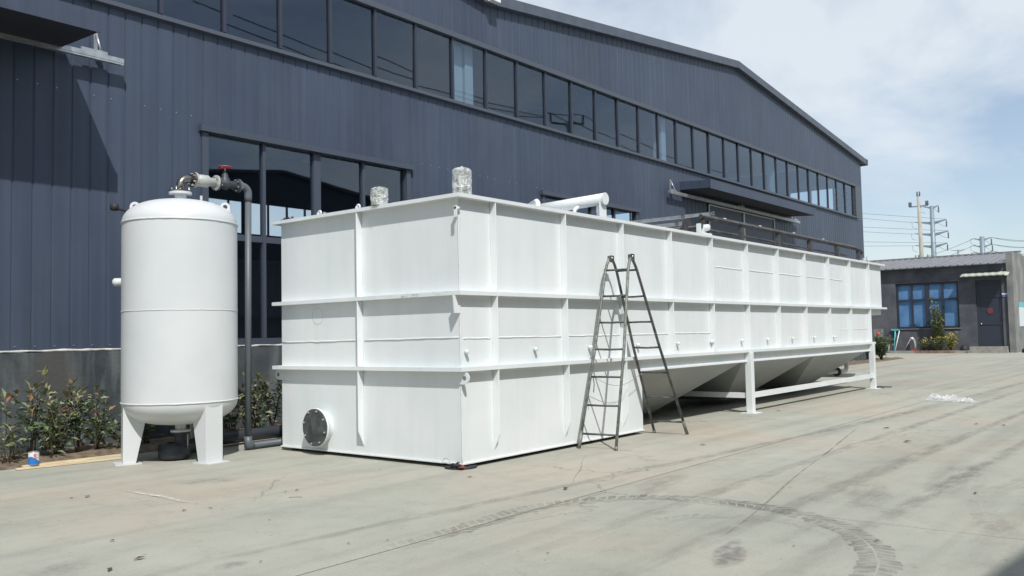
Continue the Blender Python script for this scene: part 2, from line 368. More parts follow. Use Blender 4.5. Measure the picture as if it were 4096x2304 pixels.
for a_, b_, w_, s_ in (((-6, -1.2), (12, 0.05 - 2.9), .16, .8), ((-4, -3.1), (18, -3.4), .2, .9), ((-5, -3.9), (20, -4.6), .22, .9), ((-3.5, -4.75), (20, -5.4), .2, .9), ((-2, -5.6), (26, -6.6), .24, .8), ((-1.95, -4.11), (6.81, -2.52), .022, 2.), ((1.84, -.53), (-.25, -1.78), .018, 1.4), ((3.5, -2.3), (30, -3.3), .2, .7)):
    streakd(a_, b_, w_, 'grey_smear', s_)

# ------------------------------------------------------------------ warehouse
WY = 6.2
wh = tag(empty('warehouse', (22.1, WY, 0)), 'long dark blue-grey metal-clad warehouse with a continuous strip of windows', 'warehouse')
XL, XR, XV, XA = -20.5, 36.45, 7.9, 22.1
ZV, ZA, ZE = 9.62, 11.30, 9.80
def roof_z(x):
    if x >= XA: return ZA + (ZE - ZA) * (x - XA) / (37.0 - XA)
    if x >= XV: return ZV + (ZA - ZV) * (x - XV) / (XA - XV)
    if x >= -6.3: return ZV + (ZA - ZV) * (XV - x) / (XA - XV)
    return ZA - (ZA - ZV) * (-6.3 - x) / (XA - XV)
HOLES = [(.39, 5.33, 1.5, 5.25), (10.03, 14.8, 1.5, 5.25), (19.45, 25.2, 0, 5.93), (-8.5, -3.4, 0, 5.9)]
PITCH = .275; GX0 = -.937
def panel(x0, x1, zlo, zhi, holes):
    xs = [x0]; k = math.ceil((x0 - GX0) / PITCH)
    prof = [(x0, 0)]
    while GX0 + k * PITCH < x1 - .04:
        gx = GX0 + k * PITCH
        if gx > x0 + .04: prof += [(gx - .018, 0), (gx - .008, .014), (gx + .008, .014), (gx + .018, 0)]
        k += 1
    prof.append((x1, 0)); mb = MB(); cuts = sorted({h for hh in holes for h in hh[:2] if x0 < h < x1})
    for c_ in cuts:
        prof.append((c_, 0))
    prof.sort()
    for (xa, da), (xb, db) in zip(prof, prof[1:]):
        if xb - xa < 1e-4: continue
        xm = (xa + xb) / 2; top = zhi; ints = [[zlo, None]]
        for h in holes:
            if h[0] < xm < h[1]: ints = [[h[3], None]]
        for lo, _ in ints:
            za, zb = (top(xa), top(xb)) if callable(top) else (top, top)
            if za - lo < .01: continue
            mb.add([(xa, WY + da, lo), (xb, WY + db, lo), (xb, WY + db, zb), (xa, WY + da, za)], [(0, 1, 2, 3)])
    # returned edge so the sheet has thickness at its lap
    mb.add([(x1, WY, zlo if not holes else 6.0), (x1, WY + .05, zlo if not holes else 6.0), (x1, WY + .05, zhi(x1) if callable(zhi) else zhi), (x1, WY, zhi(x1) if callable(zhi) else zhi)], [(0, 1, 2, 3)])
    return mb
STEP = PITCH * 4
x = XL
while x < XR - .05:
    x1 = min(x + STEP, XR)
    x1 = GX0 + PITCH * (round((x1 - GX0) / PITCH - .5) + .5) if x1 < XR else XR
    if x1 <= x: x1 = x + STEP
    panel(x, x1, 1.5, 6.86, [h for h in HOLES if h[1] > x and h[0] < x1]).build('wall_panel', 'cladding', wh, False)
    panel(x, x1, 8.50, lambda q: roof_z(q) - .04, []).build('wall_panel', 'cladding', wh, False)
    x = x1
# masonry plinth, sealant bead
pl = MB()
for a_, b_ in ((XL, -8.5), (-3.4, 19.45), (25.2, XR)): pl.box(a_, b_, WY - .06, WY + .18, -.05, 1.47)
pl.build('plinth', 'stained_render', wh)
sb = MB()
for a_, b_ in ((-3.4, .35), (.35, 5.37), (5.37, 10), (10, 14.83), (14.83, 19.4), (25.3, XR)):
    pts = []; k = int((b_ - a_) / .12) + 2
    for i in range(k): pts.append((a_ + (b_ - a_) * i / (k - 1), WY - .035, 1.488 + random.uniform(-.006, .008)))
    sb.tube(pts, [random.uniform(.012, .026) for _ in pts], 5)
sb.build('sealant_bead', 'sealant', wh)
# strip window
sw = MB()
sw.add([(XL, WY - .09, 6.86), (35.55, WY - .09, 6.86), (35.55, WY - .09, 6.93), (XL, WY - .09, 6.93), (XL, WY + .06, 6.99), (35.55, WY + .06, 6.99), (35.55, WY + .06, 6.83), (XL, WY + .06, 6.83)],
       [(0, 1, 2, 3), (3, 2, 5, 4), (0, 7, 6, 1), (1, 6, 5, 2), (0, 3, 4, 7), (4, 5, 6, 7)])
sw.box(XL, 35.55, WY - .045, WY + .1, 8.41, 8.53)
sw.box(35.38, 35.55, WY - .04, WY + .1, 6.99, 8.41)
sw.box(35.552, XR, WY, WY + .05, 6.861, 8.499)
strip = sw.build('strip_window', 'cladding_trim', wh)
MX0 = -.301 - 1.185 * 17; NM = 47
mul = MB().box(-.03, .03, WY + .005, WY + .075, 6.985, 8.42)
for i in range(NM + 1):
    xm = MX0 + 1.1838 * i
    if xm > 35.36: break
    if i == 0: mo = mul.build('mullion', 'frame_dark', None); mo.data.transform(Matrix.Translation((-WL(strip)).to_3d())); mo.parent = strip; mo.location = (xm, 0, 0)
    else: inst(mo, (xm, 0, 0), strip)
pa = MB().box(.032, 1.1838 - .032, WY + .05, WY + .056, 6.985, 8.415).build('pane', 'window_glass'); pa.data.transform(Matrix.Translation(-WL(strip))); pa.parent = strip; pa.location = (MX0, 0, 0)
for i in range(1, NM):
    if MX0 + 1.1838 * (i + 1) > 35.5: break
    o_ = inst(pa, (MX0 + 1.1838 * i, 0, 0), strip); o_.data = pa.data.copy(); o_.data.transform(Matrix.Translation((0, 0, 0)))
    pv = Vector((.6 , WY + .053, 7.7)) - WL(strip); o_.data.transform(Matrix.Translation(pv) @ Matrix.Rotation(R(random.uniform(-.5, .5)), 4, 'X') @ Matrix.Rotation(R(random.uniform(-.4, .4)), 4, 'Z') @ Matrix.Translation(-pv))
# big yard windows
def yard_window(x0, x1, z0, z1, sc):
    f = MB(); y0, y1 = WY - .04, WY + .12
    f.box(x0 - .07, x0 + .05, y0, y1, z0 - .1, z1 + .02); f.box(x1 - .05, x1 + .07, y0, y1, z0 - .1, z1 + .02)
    f.box(x0 - .12, x1 + .12, WY - .1, y1, z1 + .022, z1 + .13); f.box(x0 + .052, x1 - .052, y0 + .01, y1, z0 - .1, z0 + .02)
    fr = f.build('yard_window', 'frame_grey', wh)
    cols = [0, 1.24, 2.39, 2.55, 3.69, 4.86]; sx = (x1 - x0) / 4.94; zt = 3.39
    bars = [(x0 + c_ * sx - .03, x0 + c_ * sx + .03) for c_ in (1.24, 3.69)] + [(x0 + 2.39 * sx, x0 + 2.56 * sx)]
    for a_, b_ in bars: MB().box(a_, b_, WY + .005, WY + .1, z0 + .022, z1 + .018).build('mullion', 'frame_grey', fr)
    xs = sorted([x0 + .05] + [q for b_ in bars for q in b_] + [x1 - .05])
    for a_, b_ in zip(xs[::2], xs[1::2]):
        MB().box(a_, b_, WY + .02, WY + .1, zt - .055, zt + .055).build('transom', 'frame_grey', fr)
        MB().box(a_, b_, WY + .06, WY + .066, z0 + .02, zt - .056).build('pane', 'window_glass', fr)
        MB().box(a_, b_, WY + .06, WY + .066, zt + .056, z1 + .018).build('pane', 'window_glass', fr)
yard_window(.46, 5.26, 1.6, 5.12, 1); yard_window(10.1, 14.73, 1.6, 5.12, 1)
# sliding doors behind their canopies, hung on a projecting rail
def door_set(x0, x1, canx0, canx1, rx0, rx1, dep, zc, closed=True, cat=None):
    if closed:
        k = 2; w = (x1 - x0) / k
        for i in range(k):
            a_ = x0 + i * w
            lf = MB().box(a_ + .05, a_ + w - .05, WY - .02, WY + .03, .05, 5.88).build('door_leaf', 'cladding', wh)
            e = MB(); yy0, yy1 = WY - .06, WY - .022
            e.box(a_ + .005, a_ + .055, yy0, yy1, .02, 5.9); e.box(a_ + w - .055, a_ + w - .005, yy0, yy1, .02, 5.9); e.box(a_ + .056, a_ + w - .056, yy0, yy1, 5.85, 5.9); e.box(a_ + .056, a_ + w - .056, yy0, yy1, 2.9, 2.95)
            e.build('leaf_frame', 'galvanised', lf)
    yo = WY - dep
    c_ = MB().hexa([(canx0, yo, zc), (canx1, yo, zc), (canx1, WY - .002, zc + .05), (canx0, WY - .002, zc + .05), (canx0, yo, zc + .25), (canx1, yo, zc + .25), (canx1, WY - .002, zc + .32), (canx0, WY - .002, zc + .32)]).build('canopy', 'cladding', wh)
    MB().box(canx0 - .01, canx1 + .01, yo - .02, yo - .002, zc - .02, zc + .27).build('fascia', 'cladding', c_)
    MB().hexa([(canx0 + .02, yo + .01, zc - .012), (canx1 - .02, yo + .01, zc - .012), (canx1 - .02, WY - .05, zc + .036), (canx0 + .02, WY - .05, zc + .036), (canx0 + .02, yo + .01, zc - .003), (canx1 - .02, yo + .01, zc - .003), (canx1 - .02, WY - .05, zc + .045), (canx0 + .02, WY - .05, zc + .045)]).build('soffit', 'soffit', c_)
    rl = MB().box(rx0, rx1, WY - .22, WY - .14, 5.93, 6.0)
    rl.box(rx0, rx1, WY - .215, WY - .202, 5.90, 5.928); rl.box(rx0, rx1, WY - .158, WY - .145, 5.90, 5.928)
    rail = rl.build('door_rail', 'galvanised', wh)
    for bx in (rx0 + .35, rx0 + .5 * (rx1 - rx0), rx1 - .35):
        bk = MB().box(bx - .03, bx + .03, WY - .19, WY - .003, 6.003, 6.06); bk.box(bx - .03, bx + .03, WY - .03, WY - .004, 6.062, 6.40)
        bk.tube([(bx, WY - .18, 6.06), (bx, WY - .03, 6.38)], .022, 4); bk.box(bx - .30, bx + .1, WY - .2, WY - .15, 6.003, 6.05)
        bk.build('rail_bracket', 'galvanised', rail)
door_set(19.47, 25.17, 17.53, 26.83, 16.5, 27.45, 1.06, 6.10)
door_set(-8.5, -3.4, -11, -2.0, -12, -1.07, 1.35, 5.925)
# gable trim, roof, gutter box at the valley
bt = MB()
for a_, b_ in ((XL - .5, -6.3), (-6.3, XV), (XV, XA), (XA, 37.0)):
    za, zb = roof_z(a_), roof_z(b_)
    bt.hexa([(a_, WY - .16, za - .14), (b_, WY - .16, zb - .14), (b_, WY + .02, zb - .14), (a_, WY + .02, za - .14), (a_, WY - .16, za + .12), (b_, WY - .16, zb + .12), (b_, WY + .02, zb + .12), (a_, WY + .02, za + .12)])
bt.box(36.9, 37.08, WY - .18, 31.2, ZE - .16, ZE + .13)
bt.build('gable_trim', 'roof_metal', wh)
rf = MB()
for a_, b_ in ((XL - .5, -6.3), (-6.3, XV), (XV, XA), (XA, 36.88)):
    za, zb = roof_z(a_), roof_z(b_)
    rf.hexa([(a_, WY + .03, za - .05), (b_, WY + .03, zb - .05), (b_, 31.2, zb - .05), (a_, 31.2, za - .05), (a_, WY + .03, za + .08), (b_, WY + .03, zb + .08), (b_, 31.2, zb + .08), (a_, 31.2, za + .08)])
rf.build('roof', 'roof_metal', wh)
MB().box(XV - .05, XV + .25, WY - .32, WY - .17, 9.52, 9.66).build('gutter_outlet', 'sign_white', wh)
# side and back walls with their own clerestory
sd = MB(); sd.box(36.28, 36.44, WY + .06, 31, 0, 7.0); sd.box(36.28, 36.44, WY + .06, 31, 8.6, 9.75)
sd.box(XL, 36.27, 31.0, 31.16, 0, 7.0); sd.box(XL, 36.27, 31.0, 31.16, 8.6, 11.2); sd.box(XL, XL + .15, WY + .06, 31, 0, 9.5)
sd.build('rear_wall', 'interior', wh)
ms = MB()
for i in range(21): ms.box(36.30, 36.42, 6.3 + i * 1.18, 6.38 + i * 1.18, 7.0, 8.6)
for y0_, y1_ in ((6.4, 7.42), (9.75, 18.9), (21, 26)): ms.box(36.32, 36.4, y0_, y1_, 7.0, 8.6)
for i in range(48): ms.box(XL + i * 1.18, XL + .07 + i * 1.18, 31.02, 31.14, 7.0, 8.6)
ms.box(XL, 15.9, 31.05, 31.1, 7, 8.6); ms.box(18.05, 18.5, 31.05, 31.1, 7, 8.6); ms.box(23.5, 36.2, 31.05, 31.1, 7, 8.6)
ms.build('rear_window_frame', 'frame_dark', wh)
cm = MB().box(-.14, .14, WY + .25, WY + .55, 0, 9.3).build('column', 'interior_steel'); cm.data.transform(Matrix.Translation(-WL(wh))); cm.parent = wh; cm.location = (7.6, 0, 0)
for cx_ in (17.0, 26.2, -1.8): inst(cm, (cx_, 0, 0), wh)
MB().box(7.05, 7.42, WY + .3, WY + .34, 6.99, 8.4).build('inner_sheet', 'interior_steel', wh)
# screw heads left on the cladding
sc_ = MB()
for i in range(60):
    xx = -2.6 + i * .275 + .06
    for zz in (4.98 - .002 * i,):
        if not (.3 < xx < 5.5 and zz < 5.3) and random.random() < .8: sc_.lathe((xx, WY - .004, zz + .42), [(.0, -.008), (.009, -.006), (.009, .004)], 6, 'y', False)
    if xx < 0: sc_.lathe((xx, WY - .004, 1.56), [(.0, -.008), (.011, -.006), (.011, .004)], 6, 'y', False)
sc_.build('fixing_screw', 'bolt_zinc', wh)['kind'] = 'stuff'

# hall across the yard, behind the photographer; shades the near ground and shows mirrored in the glass
oh = tag(empty('opposite_hall', (15, -11.32, 0)), 'dark gabled hall seen mirrored in the ground floor window glass', 'hall')
def oz(x): return 8.72 - .126 * abs(x - 15.2) if x > 0 else 6.80 + .126 * (-x if x > -14 else 28 + x)
P = [(-28, 0), (40, 0), (40, oz(30.4)), (30.4, oz(30.4)), (15.2, 8.72), (0, oz(.01)), (-14, oz(-14)), (-28, oz(-28))]
MB().prism([(x_, -11.32, z_) for x_, z_ in P], (0, -18, 0)).build('wall', 'cladding', oh)
r_ = MB()
for (xa, za), (xb, zb) in zip(P[2:], P[3:]):
    r_.hexa([(xb, -29, zb), (xa, -29, za), (xa, -11.12, za), (xb, -11.12, zb), (xb, -29, zb + .12), (xa, -29, za + .12), (xa, -11.12, za + .12), (xb, -11.12, zb + .12)])
r_.build('roof', 'roof_metal', oh)
MB().box(8, 13, -11.32, -11.26, 0, 4.6).build('door', 'frame_grey', oh)

# ------------------------------------------------------------------ planting bed
bed = MB()
def mound(x0, x1, y0, y1, hh):
    nx = int((x1 - x0) / .16); ny = 8; vs_ = []; fs = []
    for i in range(nx + 1):
        for j in range(ny + 1):
            xx = x0 + (x1 - x0) * i / nx; yy = y0 + (y1 - y0) * j / ny + .05 * noise.noise(Vector((xx * 1.7, j * .3, 0)))
            e = min(1, j / 2.) ; vs_.append((xx, yy, .004 + e * (hh + .05 * noise.noise(Vector((xx * 3, yy * 3, 1))) + .03 * noise.noise(Vector((xx * 11, yy * 11, 4))))))
    for i in range(nx):
        for j in range(ny): fs.append((i * (ny + 1) + j, (i + 1) * (ny + 1) + j, (i + 1) * (ny + 1) + j + 1, i * (ny + 1) + j + 1))
    bed.add(vs_, fs, True)
mound(-9, 9, 5.02, 6.12, .07); mound(28, 39, 5.2, 6.12, .05)
struct(bed.build('planting_bed', 'soil'))

# ------------------------------------------------------------------ rectangular treatment tank
W, FL, TH = 3.477, .099, .046
tk = tag(empty('treatment_tank', (0, 0, 0)), 'long white ribbed steel treatment tank standing in the yard', 'tank')
B0 = .05; XD = 4.23; XE = 15.92; XT = 17.13; Z1, Z2, Z3 = 1.21, 2.125, 3.3
def plate(x0, x1, y0, y1, z0, z1, name): return MB().box(x0, x1, y0, y1, z0, z1).build(name, 'white_paint', tk)
plate(0, .012, 0, W, B0, Z3, 'end_plate')
plate(.013, XD, 0, .012, B0, Z1, 'side_plate'); plate(.013, XE, 0, .012, Z1 + .001, Z2, 'side_plate'); plate(.013, XT - .013, 0, .012, Z2 + .001, Z3, 'side_plate')
plate(.013, XD, W - .012, W, B0, Z1, 'side_plate'); plate(.013, XE, W - .012, W, Z1 + .001, Z2, 'side_plate'); plate(.013, XT - .013, W - .012, W, Z2 + .001, Z3, 'side_plate')
plate(XT - .012, XT, 0, W, Z2, Z3, 'end_plate'); plate(XE - .012, XE, .013, W - .013, 1.0, Z2, 'end_plate'); plate(XD - .012, XD, .013, W - .013, B0, Z1, 'end_plate')
plate(.013, XD - .013, .013, W - .013, B0, B0 + .012, 'floor_plate'); plate(XE, XT - .013, .013, W - .013, Z2 - .012, Z2, 'floor_plate')
plate(XD, XE, 0, .014, .99, Z1, 'skirt_plate'); plate(XD, XE, W - .014, W, .99, Z1, 'skirt_plate')
plate(XE, XT - .03, .02, .9, 1.92, Z2 - .014, 'outlet_trough')
plate(.013, XT - .013, .013, W - .013, 2.98, 2.99, 'deck_plate')
# base bead
bb = MB(); bb.box(-.02, XD + .01, -.02, .0, B0 - .002, B0 + .016); bb.box(-.02, -.001, .001, W + .02, B0 - .002, B0 + .016)
bb.build('base_bead', 'weld_paint', tk)
sk = MB()
for yy in (.09, 1.2, 2.3, W - .2): sk.box(.12, XD - .1, yy, yy + .12, .001, B0 - .001)
sk.build('skid', 'black_rubber', tk)
# horizontal flanges (near side, near end, far side)
def ring(z1, t, xe, nm):
    MB().box(-FL, xe, -FL, -.001, z1 - t, z1).build(nm, 'white_paint', tk)
    MB().box(-FL, -.001, 0, W + FL, z1 - t, z1).build(nm, 'white_paint', tk)
    MB().box(.001, xe, W + .001, W + FL, z1 - t, z1).build(nm, 'white_paint', tk)
ring(Z3, TH, XT + .09, 'flange'); ring(Z2, .05, XT + .13, 'flange'); ring(Z1, .05, XE + .2, 'flange')
MB().box(XT + .001, XT + .09, .0, W, Z3 - TH, Z3).build('flange', 'white_paint', tk)
MB().box(XD, XE, -.05, -.001, .975, 1.0).build('flange', 'white_paint', tk)
# stiffening ribs
RX = [.6 + 1.523 * i for i in range(11)]; rw = .008
def rib(xc, z0, z1, cut=False, side=0):
    if side == 0:
        if cut: pr = [(xc - rw, -.001, z0), (xc - rw, -.001, z1), (xc - rw, -.096, z1), (xc - rw, -.096, z0 + .2)]
        else: pr = [(xc - rw, -.001, z0), (xc - rw, -.001, z1), (xc - rw, -.096, z1), (xc - rw, -.096, z0)]
        d = (2 * rw, 0, 0)
    else:
        if cut: pr = [(-.001, xc - rw, z0), (-.001, xc - rw, z1), (-.096, xc - rw, z1), (-.096, xc - rw, z0 + .2)]
        else: pr = [(-.001, xc - rw, z0), (-.001, xc - rw, z1), (-.096, xc - rw, z1), (-.096, xc - rw, z0)]
        d = (0, 2 * rw, 0)
    bevel(MB().prism(pr, d).build('rib', 'white_paint', tk), .003, 1)
for i, xr in enumerate(RX):
    rib(xr, Z2 + .001, Z3 - TH - .001); rib(xr, Z1 + .001, Z2 - .051)
    if xr < XD: rib(xr, .16, Z1 - .051, True)
rib(1.739, Z2 + .001, Z3 - TH - .001, side=1); rib(1.739, Z1 + .001, Z2 - .051, side=1); rib(1.739, .16, Z1 - .051, True, side=1)
# hoppers
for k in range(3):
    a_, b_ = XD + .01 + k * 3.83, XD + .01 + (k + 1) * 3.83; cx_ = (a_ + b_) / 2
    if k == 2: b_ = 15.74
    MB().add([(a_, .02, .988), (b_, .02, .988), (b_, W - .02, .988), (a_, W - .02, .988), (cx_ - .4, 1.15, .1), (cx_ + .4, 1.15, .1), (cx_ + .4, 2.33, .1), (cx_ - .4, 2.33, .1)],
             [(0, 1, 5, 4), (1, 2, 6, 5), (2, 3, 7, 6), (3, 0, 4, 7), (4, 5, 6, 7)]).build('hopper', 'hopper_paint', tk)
# legs and tie beams
def leg(xc, yc):
    o = MB().box(xc - .065, xc + .065, yc - .065, yc + .065, .014, .975 if yc > W else Z1 - .051).build('leg', 'white_paint', tk); bevel(o, .006)
    MB().box(xc - .17, xc + .17, yc - .15, yc + .15, .0, .013).build('foot_plate', 'white_paint', o)
for xc in (8.17, 15.86):
    leg(xc, -.02 - .066 + .02); leg(xc, W + .07)
def tie(x0, x1, y0, y1): MB().box(x0, x1, y0, y1, .285, .385).build('tie_beam', 'white_paint', tk)
tie(8.236, 15.794, -.105, -.03); tie(8.236, 15.794, W + .04, W + .11); tie(8.13, 8.2, 0, W); tie(15.82, 15.9, 0, W); tie(XD, 8.1, W + .04, W + .11)
# weld seams
def seam(pts, r=.009): MB().tube(pts, [r * random.uniform(.8, 1.25) for _ in pts], 5).build('weld_seam', 'weld_paint', tk)
def line_pts(p, q, k=14): return [Vector(p).lerp(Vector(q), i / (k - 1)) + Vector((0, 0, random.uniform(-.004, .004))) for i in range(k)]
bays = [0] + RX
for a_, b_ in zip(bays[:6], bays[1:6]): seam(line_pts((a_ + .05, -.002, 1.555), (b_ - .05, -.002, 1.548)))
for a_, b_ in zip(RX[4:9], RX[5:10]): seam(line_pts((a_ + .25 if a_ < 7 else a_ + .06, -.002, 2.752), (b_ - (.1 if b_ < 14 else .35), -.002, 2.746)))
seam(line_pts((RX[8] + .9, -.002, 1.552), (RX[9] - .05, -.002, 1.55)), .007); seam(line_pts((RX[9] + .05, -.002, 1.552), (RX[10] - .05, -.002, 1.55)), .007)
seam(line_pts((-.002, .02, 1.567), (-.002, 1.70, 1.552))); seam(line_pts((-.002, 1.78, 1.552), (-.002, W - .02, 1.545)))
MB().tube([(-.002, -.002, B0 + (Z3 - B0 - .1) * i / 40) for i in range(41)], [random.uniform(.004, .009) for _ in range(41)], 6).build('weld_seam', 'weld_paint', tk)
# faint ink circle marked on the end plate, ink figures on the mid flange
ci = MB().tube(arc_pts((-.0035, 2.66, 1.90), .115, 0, 2 * math.pi, (0, 1, 0), (0, 0, 1), 32), .0011, 4, False); ci.build('marked_circle', 'ink', tk)
ik = MB()
for k in range(34):
    yy = .62 + .30 * random.random() if k < 26 else random.uniform(.1, 1.1); zz = 2.10 + random.uniform(-.016, .016)
    ik.tube([(-FL - .001, yy, zz), (-FL - .001, yy + random.uniform(-.014, .014), zz + random.uniform(-.018, .018))], .0022, 4)
ik.build('ink_writing', 'ink', tk)
# bolted manhole cover
mc = (0, 2.555, .38)
mh = MB().lathe(mc, [(.205, 0), (.205, -.115), (.262, -.116), (.262, -.142), (.2, -.142)], 40, 'x').build('manhole_neck', 'white_paint', tk)
MB().lathe(mc, [(.252, -.143), (.254, -.146), (.254, -.160), (.25, -.163), (0, -.1635)], 40, 'x', False).build('manhole_cover', 'cover_steel', mh)
for k in range(8):
    an = k * math.pi / 4 + .25; cy_, cz_ = mc[1] + .226 * math.cos(an), mc[2] + .226 * math.sin(an)
    MB().lathe((-.164, cy_, cz_), [(.014, 0), (.014, -.012), (.007, -.012), (.007, -.024), (0, -.024)], 6, 'x', False).build('bolt', 'bolt_zinc', mh)
# lifting lugs and small brackets
def lug(pts_c, yo, sgn):
    poly = [(-.016, yo, 1.08 - .075), (-.016, yo + sgn * .16, 1.08 - .075)] + [(-.016, yo + sgn * (.16 + .085 * math.sin(t)), 1.08 - .075 * math.cos(t)) for t in [math.pi * i / 10 for i in range(1, 10)]] + [(-.016, yo + sgn * .16, 1.08 + .075), (-.016, yo, 1.08 + .075)]
    o = MB().prism(poly, (.014, 0, 0)).build('lifting_lug', 'white_paint', tk)
    MB().lathe((-.0165, yo + sgn * .17, 1.08), [(.028, 0), (0, -.001)], 14, 'x', False).build('lug_eye', 'grey_primer', o)
lug(None, W - .10, 1); lug(None, .10, -1)
br = MB().tube([(.0, -.01, 3.12), (-.085, -.04, 3.12)], .026, 14); br.box(-.10, -.086, -.062, -.02, 3.01, 3.148); br.build('stub_bracket', 'white_paint', tk)
MB().lathe((-.1005, -.04, 3.12), [(.018, 0), (0, -.001)], 12, 'x', False).build('stub_bore', 'black_rubber', tk)
gs = MB().prism([(-.005, .0, 2.07), (-.005, .15, 2.07), (-.005, .02, 1.86)], (.0, 0, 0.0001)); 
MB().prism([(-.001, -.014, 2.07), (-.13, -.014, 2.07), (-.11, -.014, 1.86), (-.001, -.014, 1.86)], (0, .014, 0)).build('corner_gusset', 'white_paint', tk)
for px_, pz_ in ((.08, 1.392), (1.45, 1.39), (2.75, 1.385), (4.1, 1.385), (5.4, 1.385), (6.66, 1.39), (7.96, 1.39), (9.2, 1.39), (10.53, 1.39), (11.83, 1.39), (13.15, 1.385)):
    MB().tube([(px_, .0, pz_), (px_, -.07, pz_)], .026, 10).build('drain_stub', 'white_paint', tk)
for zz in (3.18, 2.66): MB().box(XT + .001, XT + .12, .1, .16, zz, zz + .03).box(XT + .09, XT + .12, .1, .16, zz - .09, zz - .001).build('end_hook', 'white_paint', tk)
# spray header on top
hp = MB().tube([(3.38, .05, 3.62), (3.38, .05 + 1.45, 3.58)], .088, 18).build('header_pipe', 'white_paint', tk)
MB().lathe((3.38, .05, 3.62), [(.094, .003), (.094, -.008), (.08, -.008), (.0, -.008)], 18, 'y', False).build('end_cap', 'white_paint', hp)
MB().box(3.29, 3.47, .09, .105, 2.991, 3.56).box(3.36, 3.40, .106, .2, 2.991, 3.53).build('header_support', 'white_paint', hp)
MB().tube([(3.30, .5, 3.53)] + arc_pts((3.16, .42, 3.42), .07, math.pi / 2, math.pi, (1, 0, 0), (0, 0, 1), 5) + [(3.09, .42, 3.0)], .03, 10).build('branch_pipe', 'white_paint', hp)
MB().tube([(3.38, 1.3, 3.59), (2.9, 1.15, 3.57), (2.5, .75, 3.53), (2.22, .48, 3.50), (2.14, .40, 3.46), (2.12, .38, 3.3), (2.12, .38, 3.0)], .04, 12).build('branch_pipe', 'white_paint', hp)
# drain pipework under the far end
MB().tube([(16.35, .75, 1.9), (16.35, .75, .6)] + arc_pts((16.2, .75, .56), .12, 0, -math.pi / 2, (1, 0, 0), (0, 0, 1), 5) + [(15.6, .8, .44), (14.3, 1.2, .42)], .055, 12).build('drain_pipe', 'white_paint', tk)
MB().lathe((15.66, .8, .44), [(.05, -.03), (.12, -.03), (.12, .03), (.05, .03)], 16, 'x', False).build('drain_flange', 'dark_steel', tk)

# ------------------------------------------------------------------ scraper frame and drive on the tank top
sf = tag(empty('scraper_frame', (7, .3, 3.0)), 'dark rusty steel scraper frame standing along the top of the white tank', 'frame')
PX = [7.03, 8.72, 10.6, 12.5, 14.4, 16.1]
for yy in (.25, W - .3):
    MB().tube([(6.95, yy, 3.70), (15.85, yy, 3.69), (16.15, yy, 3.66), (16.35, yy, 3.58)], .055, 4, smooth=False).build('rail', 'dark_steel', sf)
    MB().box(7.07, 16.1, yy - .03, yy + .03, 3.36, 3.42).build('lower_rail', 'dark_steel', sf) if yy > 1 else MB().tube([(7.1, yy + .3, 3.55), (16., yy + .3, 3.53)], .028, 8).build('chain_rail', 'dark_steel', sf)
    for px_ in PX: MB().box(px_ - .045, px_ + .045, yy - .045, yy + .045, 2.992, 3.645).build('post', 'dark_steel', sf)
for px_ in PX: MB().box(px_ - .04, px_ + .04, .3, W - .35, 3.30, 3.36).build('cross_beam', 'dark_steel', sf)
for px_ in PX[:4]: MB().tube([(px_ + .9, .25, 3.75), (px_ + 1.0, .25, 3.75)], .014, 6).build('rail_clip', 'sign_white', sf)
gw = MB().lathe((6.62, .36, 3.47), [(.0, -.03), (.155, -.03), (.155, .03), (0, .03)], 24, 'y', False)
for k in range(24):
    an = 2 * math.pi * k / 24; gw.box(6.62 + .158 * math.cos(an) - .011, 6.62 + .158 * math.cos(an) + .011, .335, .385, 3.47 + .158 * math.sin(an) - .011, 3.47 + .158 * math.sin(an) + .011)
gw.build('chain_wheel', 'dark_steel', sf)
MB().tube([(6.62, .05, 3.47), (6.62, 2.9, 3.47)], .03, 10).build('drive_shaft', 'dark_steel', sf)
MB().box(6.3, 7.05, .42, .5, 2.992, 3.28).build('bearing_beam', 'dark_steel', sf)
gm = tag(empty('gear_motor', (6.71, .1, 3.3)), 'small white gear motor on the tank rim beside the chain wheel', 'motor')
MB().box(6.54, 6.88, .0, .2, 3.302, 3.35).build('base_plate', 'white_paint', gm)
MB().box(6.62, 6.76, .04, .16, 3.351, 3.47).build('gear_box', 'white_paint', gm)
MB().lathe((6.70, .02, 3.45), [(0, -.06), (.045, -.06), (.06, -.04), (.06, .08), (.04, .1), (0, .1)], 16, 'y').build('motor_body', 'white_paint', gm)
MB().box(6.54, 6.57, .06, .14, 3.351, 3.52).build('bracket', 'white_paint', gm)
for k, (yy0, yy1, xx, zz) in enumerate(((.0, 3.3, 7.0, 3.74), (.55, 3.3, 6.9, 3.60))):
    gb = tag(MB().box(xx - .03, xx + .03, yy0, yy1, zz - .03, zz - .022).box(xx - .03, xx - .022, yy0, yy1, zz - .021, zz + .018).box(xx - .03, xx + .03, yy0, yy1, zz + .019, zz + .027).build('channel_beam', 'galvanised'), ('longer upper' if k == 0 else 'shorter lower') + ' galvanised channel laid across the tank top by the scraper frame', 'beam')
    for yq in ((.04, .62) if k == 0 else (.7, 1.3)): MB().tube(arc_pts((xx - .035, yq, zz), .03, 0, 2 * math.pi, (0, 1, 0), (0, 0, 1), 10), .009, 5, False).build('chain_link', 'dark_steel', gb)
hd = tag(empty('plastic_bundle', (16.6, .3, 3.31)), 'pale ragged plastic bundle on the far end of the tank rim', 'bundle')
cr_ = MB()
for k in range(14):
    a_ = Vector((16.6 + random.uniform(-.1, .1), .2 + random.uniform(-.1, .1), 3.31)); cr_.tube([a_, a_ + Vector((random.uniform(-.12, .12), random.uniform(-.12, .12), random.uniform(.05, .22)))], [.03, .012], 5)
